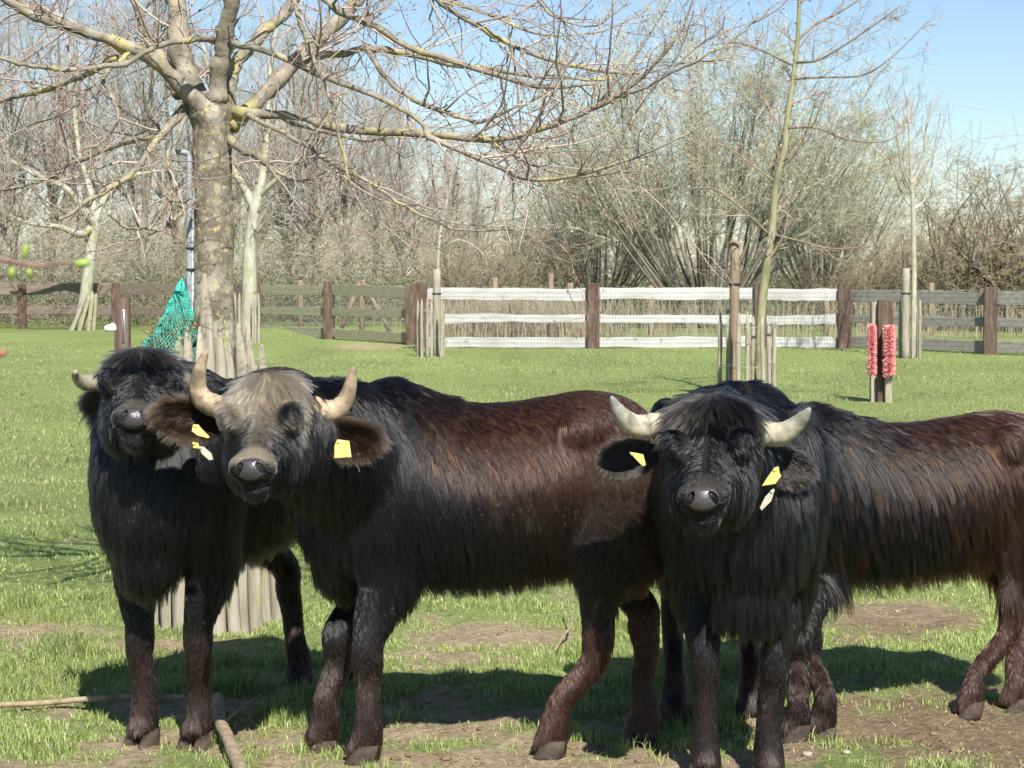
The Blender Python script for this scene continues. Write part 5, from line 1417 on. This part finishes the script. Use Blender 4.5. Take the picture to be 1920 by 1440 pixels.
# --- B: muddy-faced buffalo, side on, long brown body
HB = [gnd(690, 1428), gnd(612, 1402), gnd(1040, 1416), gnd(1210, 1385)]
OB = np.array([at(905, 900, 6.72)[0], 6.74, 0])
buffalo("water_buffalo", "mud-faced buffalo with upturned horns and long reddish-brown body, side on", OB, math.radians(4), 1.0, at(506, 735, 6.30), at(468, 866, 6.00), HB,
        [[(420, 765, 6.32, .036), (400, 760, 6.31, .037), (380, 748, 6.30, .034), (371, 725, 6.29, .028), (374, 695, 6.27, .021), (381, 672, 6.26, .014), (388, 657, 6.25, .006)],
         [(580, 760, 6.34, .038), (604, 770, 6.34, .037), (630, 768, 6.34, .034), (648, 750, 6.33, .028), (657, 722, 6.32, .021), (661, 700, 6.31, .014), (662, 688, 6.30, .006)]],
        [((418, 800, 6.36), (292, 772, 6.30), .056, (.05, -1, .1), 7500, .042), ((582, 815, 6.36), (714, 828, 6.28), .056, (.0, -1, .1), 7500, .042)],
        [([(362, 796), (372, 796), (377, 803), (393, 819), (390, 822), (370, 816), (360, 808)], 6.22, (.3, -1, .3), M_tag), ([(362, 830), (372, 830), (374, 841), (362, 840)], 6.24, (0, -1, 0), M_tag),
         ([(372, 836), (382, 838), (396, 850), (400, 862), (392, 863), (378, 850)], 6.23, (.3, -1, .2), M_strip), ([(632, 824), (655, 827), (659, 857), (627, 859), (627, 836)], 6.16, (0, -1, .1), M_tag)],
        dict(horncol=((.30, .40, .36, .30), (.235, .32, .28, .225), (.16, .22, .19, .15)), horn=M_hornmud, brown=1.0, legbrown=.9, orange=1.0, rim=.95, mud=1.0, earfringe=.6, earorange=1, dust=.35, forelock=1.0, len=1.0, darklow=1.0, tips=.0, ear=(.016, .010, .008)), 202, roll=-.06, headscale=1.0, nhair=150000)
# --- C: black buffalo right of centre, facing the camera
HC = [gnd(1440, 1452), gnd(1322, 1452), None, None]
fm = (HC[0] + HC[1]) / 2 + [.03, .06, 0]
yawC = math.radians(92)
fxC = np.array([-math.cos(yawC), -math.sin(yawC), 0])
OC = fm - fxC * .34
fyC = np.array([math.sin(yawC), -math.cos(yawC), 0.])
hC = OC - fxC * .42
HC[2], HC[3] = hC + fyC * .13, hC - fyC * .13
buffalo("water_buffalo", "black long-haired buffalo with pale outspread horns facing the camera right of centre", OC, yawC, 1.0, at(1335, 785, 6.08), at(1316, 920, 5.76), HC,
        [[(1232, 795, 6.10, .036), (1212, 800, 6.10, .038), (1190, 798, 6.08, .035), (1170, 783, 6.06, .028), (1156, 764, 6.04, .019), (1146, 743, 6.02, .006)],
         [(1424, 806, 6.10, .036), (1444, 815, 6.10, .039), (1468, 812, 6.08, .035), (1490, 798, 6.06, .027), (1508, 780, 6.04, .018), (1519, 765, 6.02, .006)]],
        [((1232, 850, 6.16), (1128, 868, 6.20), .055, (.05, -1, .1), 5200, .026), ((1420, 862, 6.16), (1524, 890, 6.18), .055, (-.05, -1, .1), 5200, .026)],
        [([(1180, 848), (1190, 849), (1206, 852), (1211, 872), (1205, 874), (1194, 863)], 6.06, (-.3, -1, .2), M_tag), ([(1452, 877), (1460, 875), (1462, 887), (1465, 893), (1454, 907), (1428, 911), (1440, 893)], 6.04, (.2, -1, .1), M_tag),
         ([(1450, 916), (1453, 919), (1446, 940), (1428, 957), (1424, 952), (1434, 932)], 6.02, (.3, -1, 0), M_strip)],
        dict(mop=1.12, dome=.068, brisket=.56, horncol=((.40, .42, .34, .20), (.34, .38, .32, .21), (.24, .29, .26, .20)), horn=M_horn, brown=0, legbrown=.55, rim=.16, greyhead=.35, earfringe=.15, forelock=1.35, len=1.4, darklow=0, nosecol=(.055, .047, .051)), 303, roll=-.05, headscale=1.02, nhair=140000)
# --- D: shaggy dark-brown buffalo behind at the right, its head turned away behind its shoulder
HD = [gnd(1496, 1392), gnd(1545, 1383), gnd(1822, 1345), gnd(1905, 1330)]
OD = np.array([1.32, 7.32, 0])
yawD = math.radians(17)
buffalo("water_buffalo", "shaggy dark-brown buffalo at the right edge, its front hidden behind the black one", OD, yawD, .905, np.array([.95, 7.68, .88]), np.array([1.10, 7.98, .74]), HD,
        [], [], [], dict(horn=M_horn, brown=.95, legbrown=.95, orange=.15, tips=.35, len=1.55, shaggy=1, darklow=.35, clump=.5), 404, headscale=.95, nhair=110000, neck_mid=np.array([.93, 7.44, .87]), eyes=True, stretch=1.25)
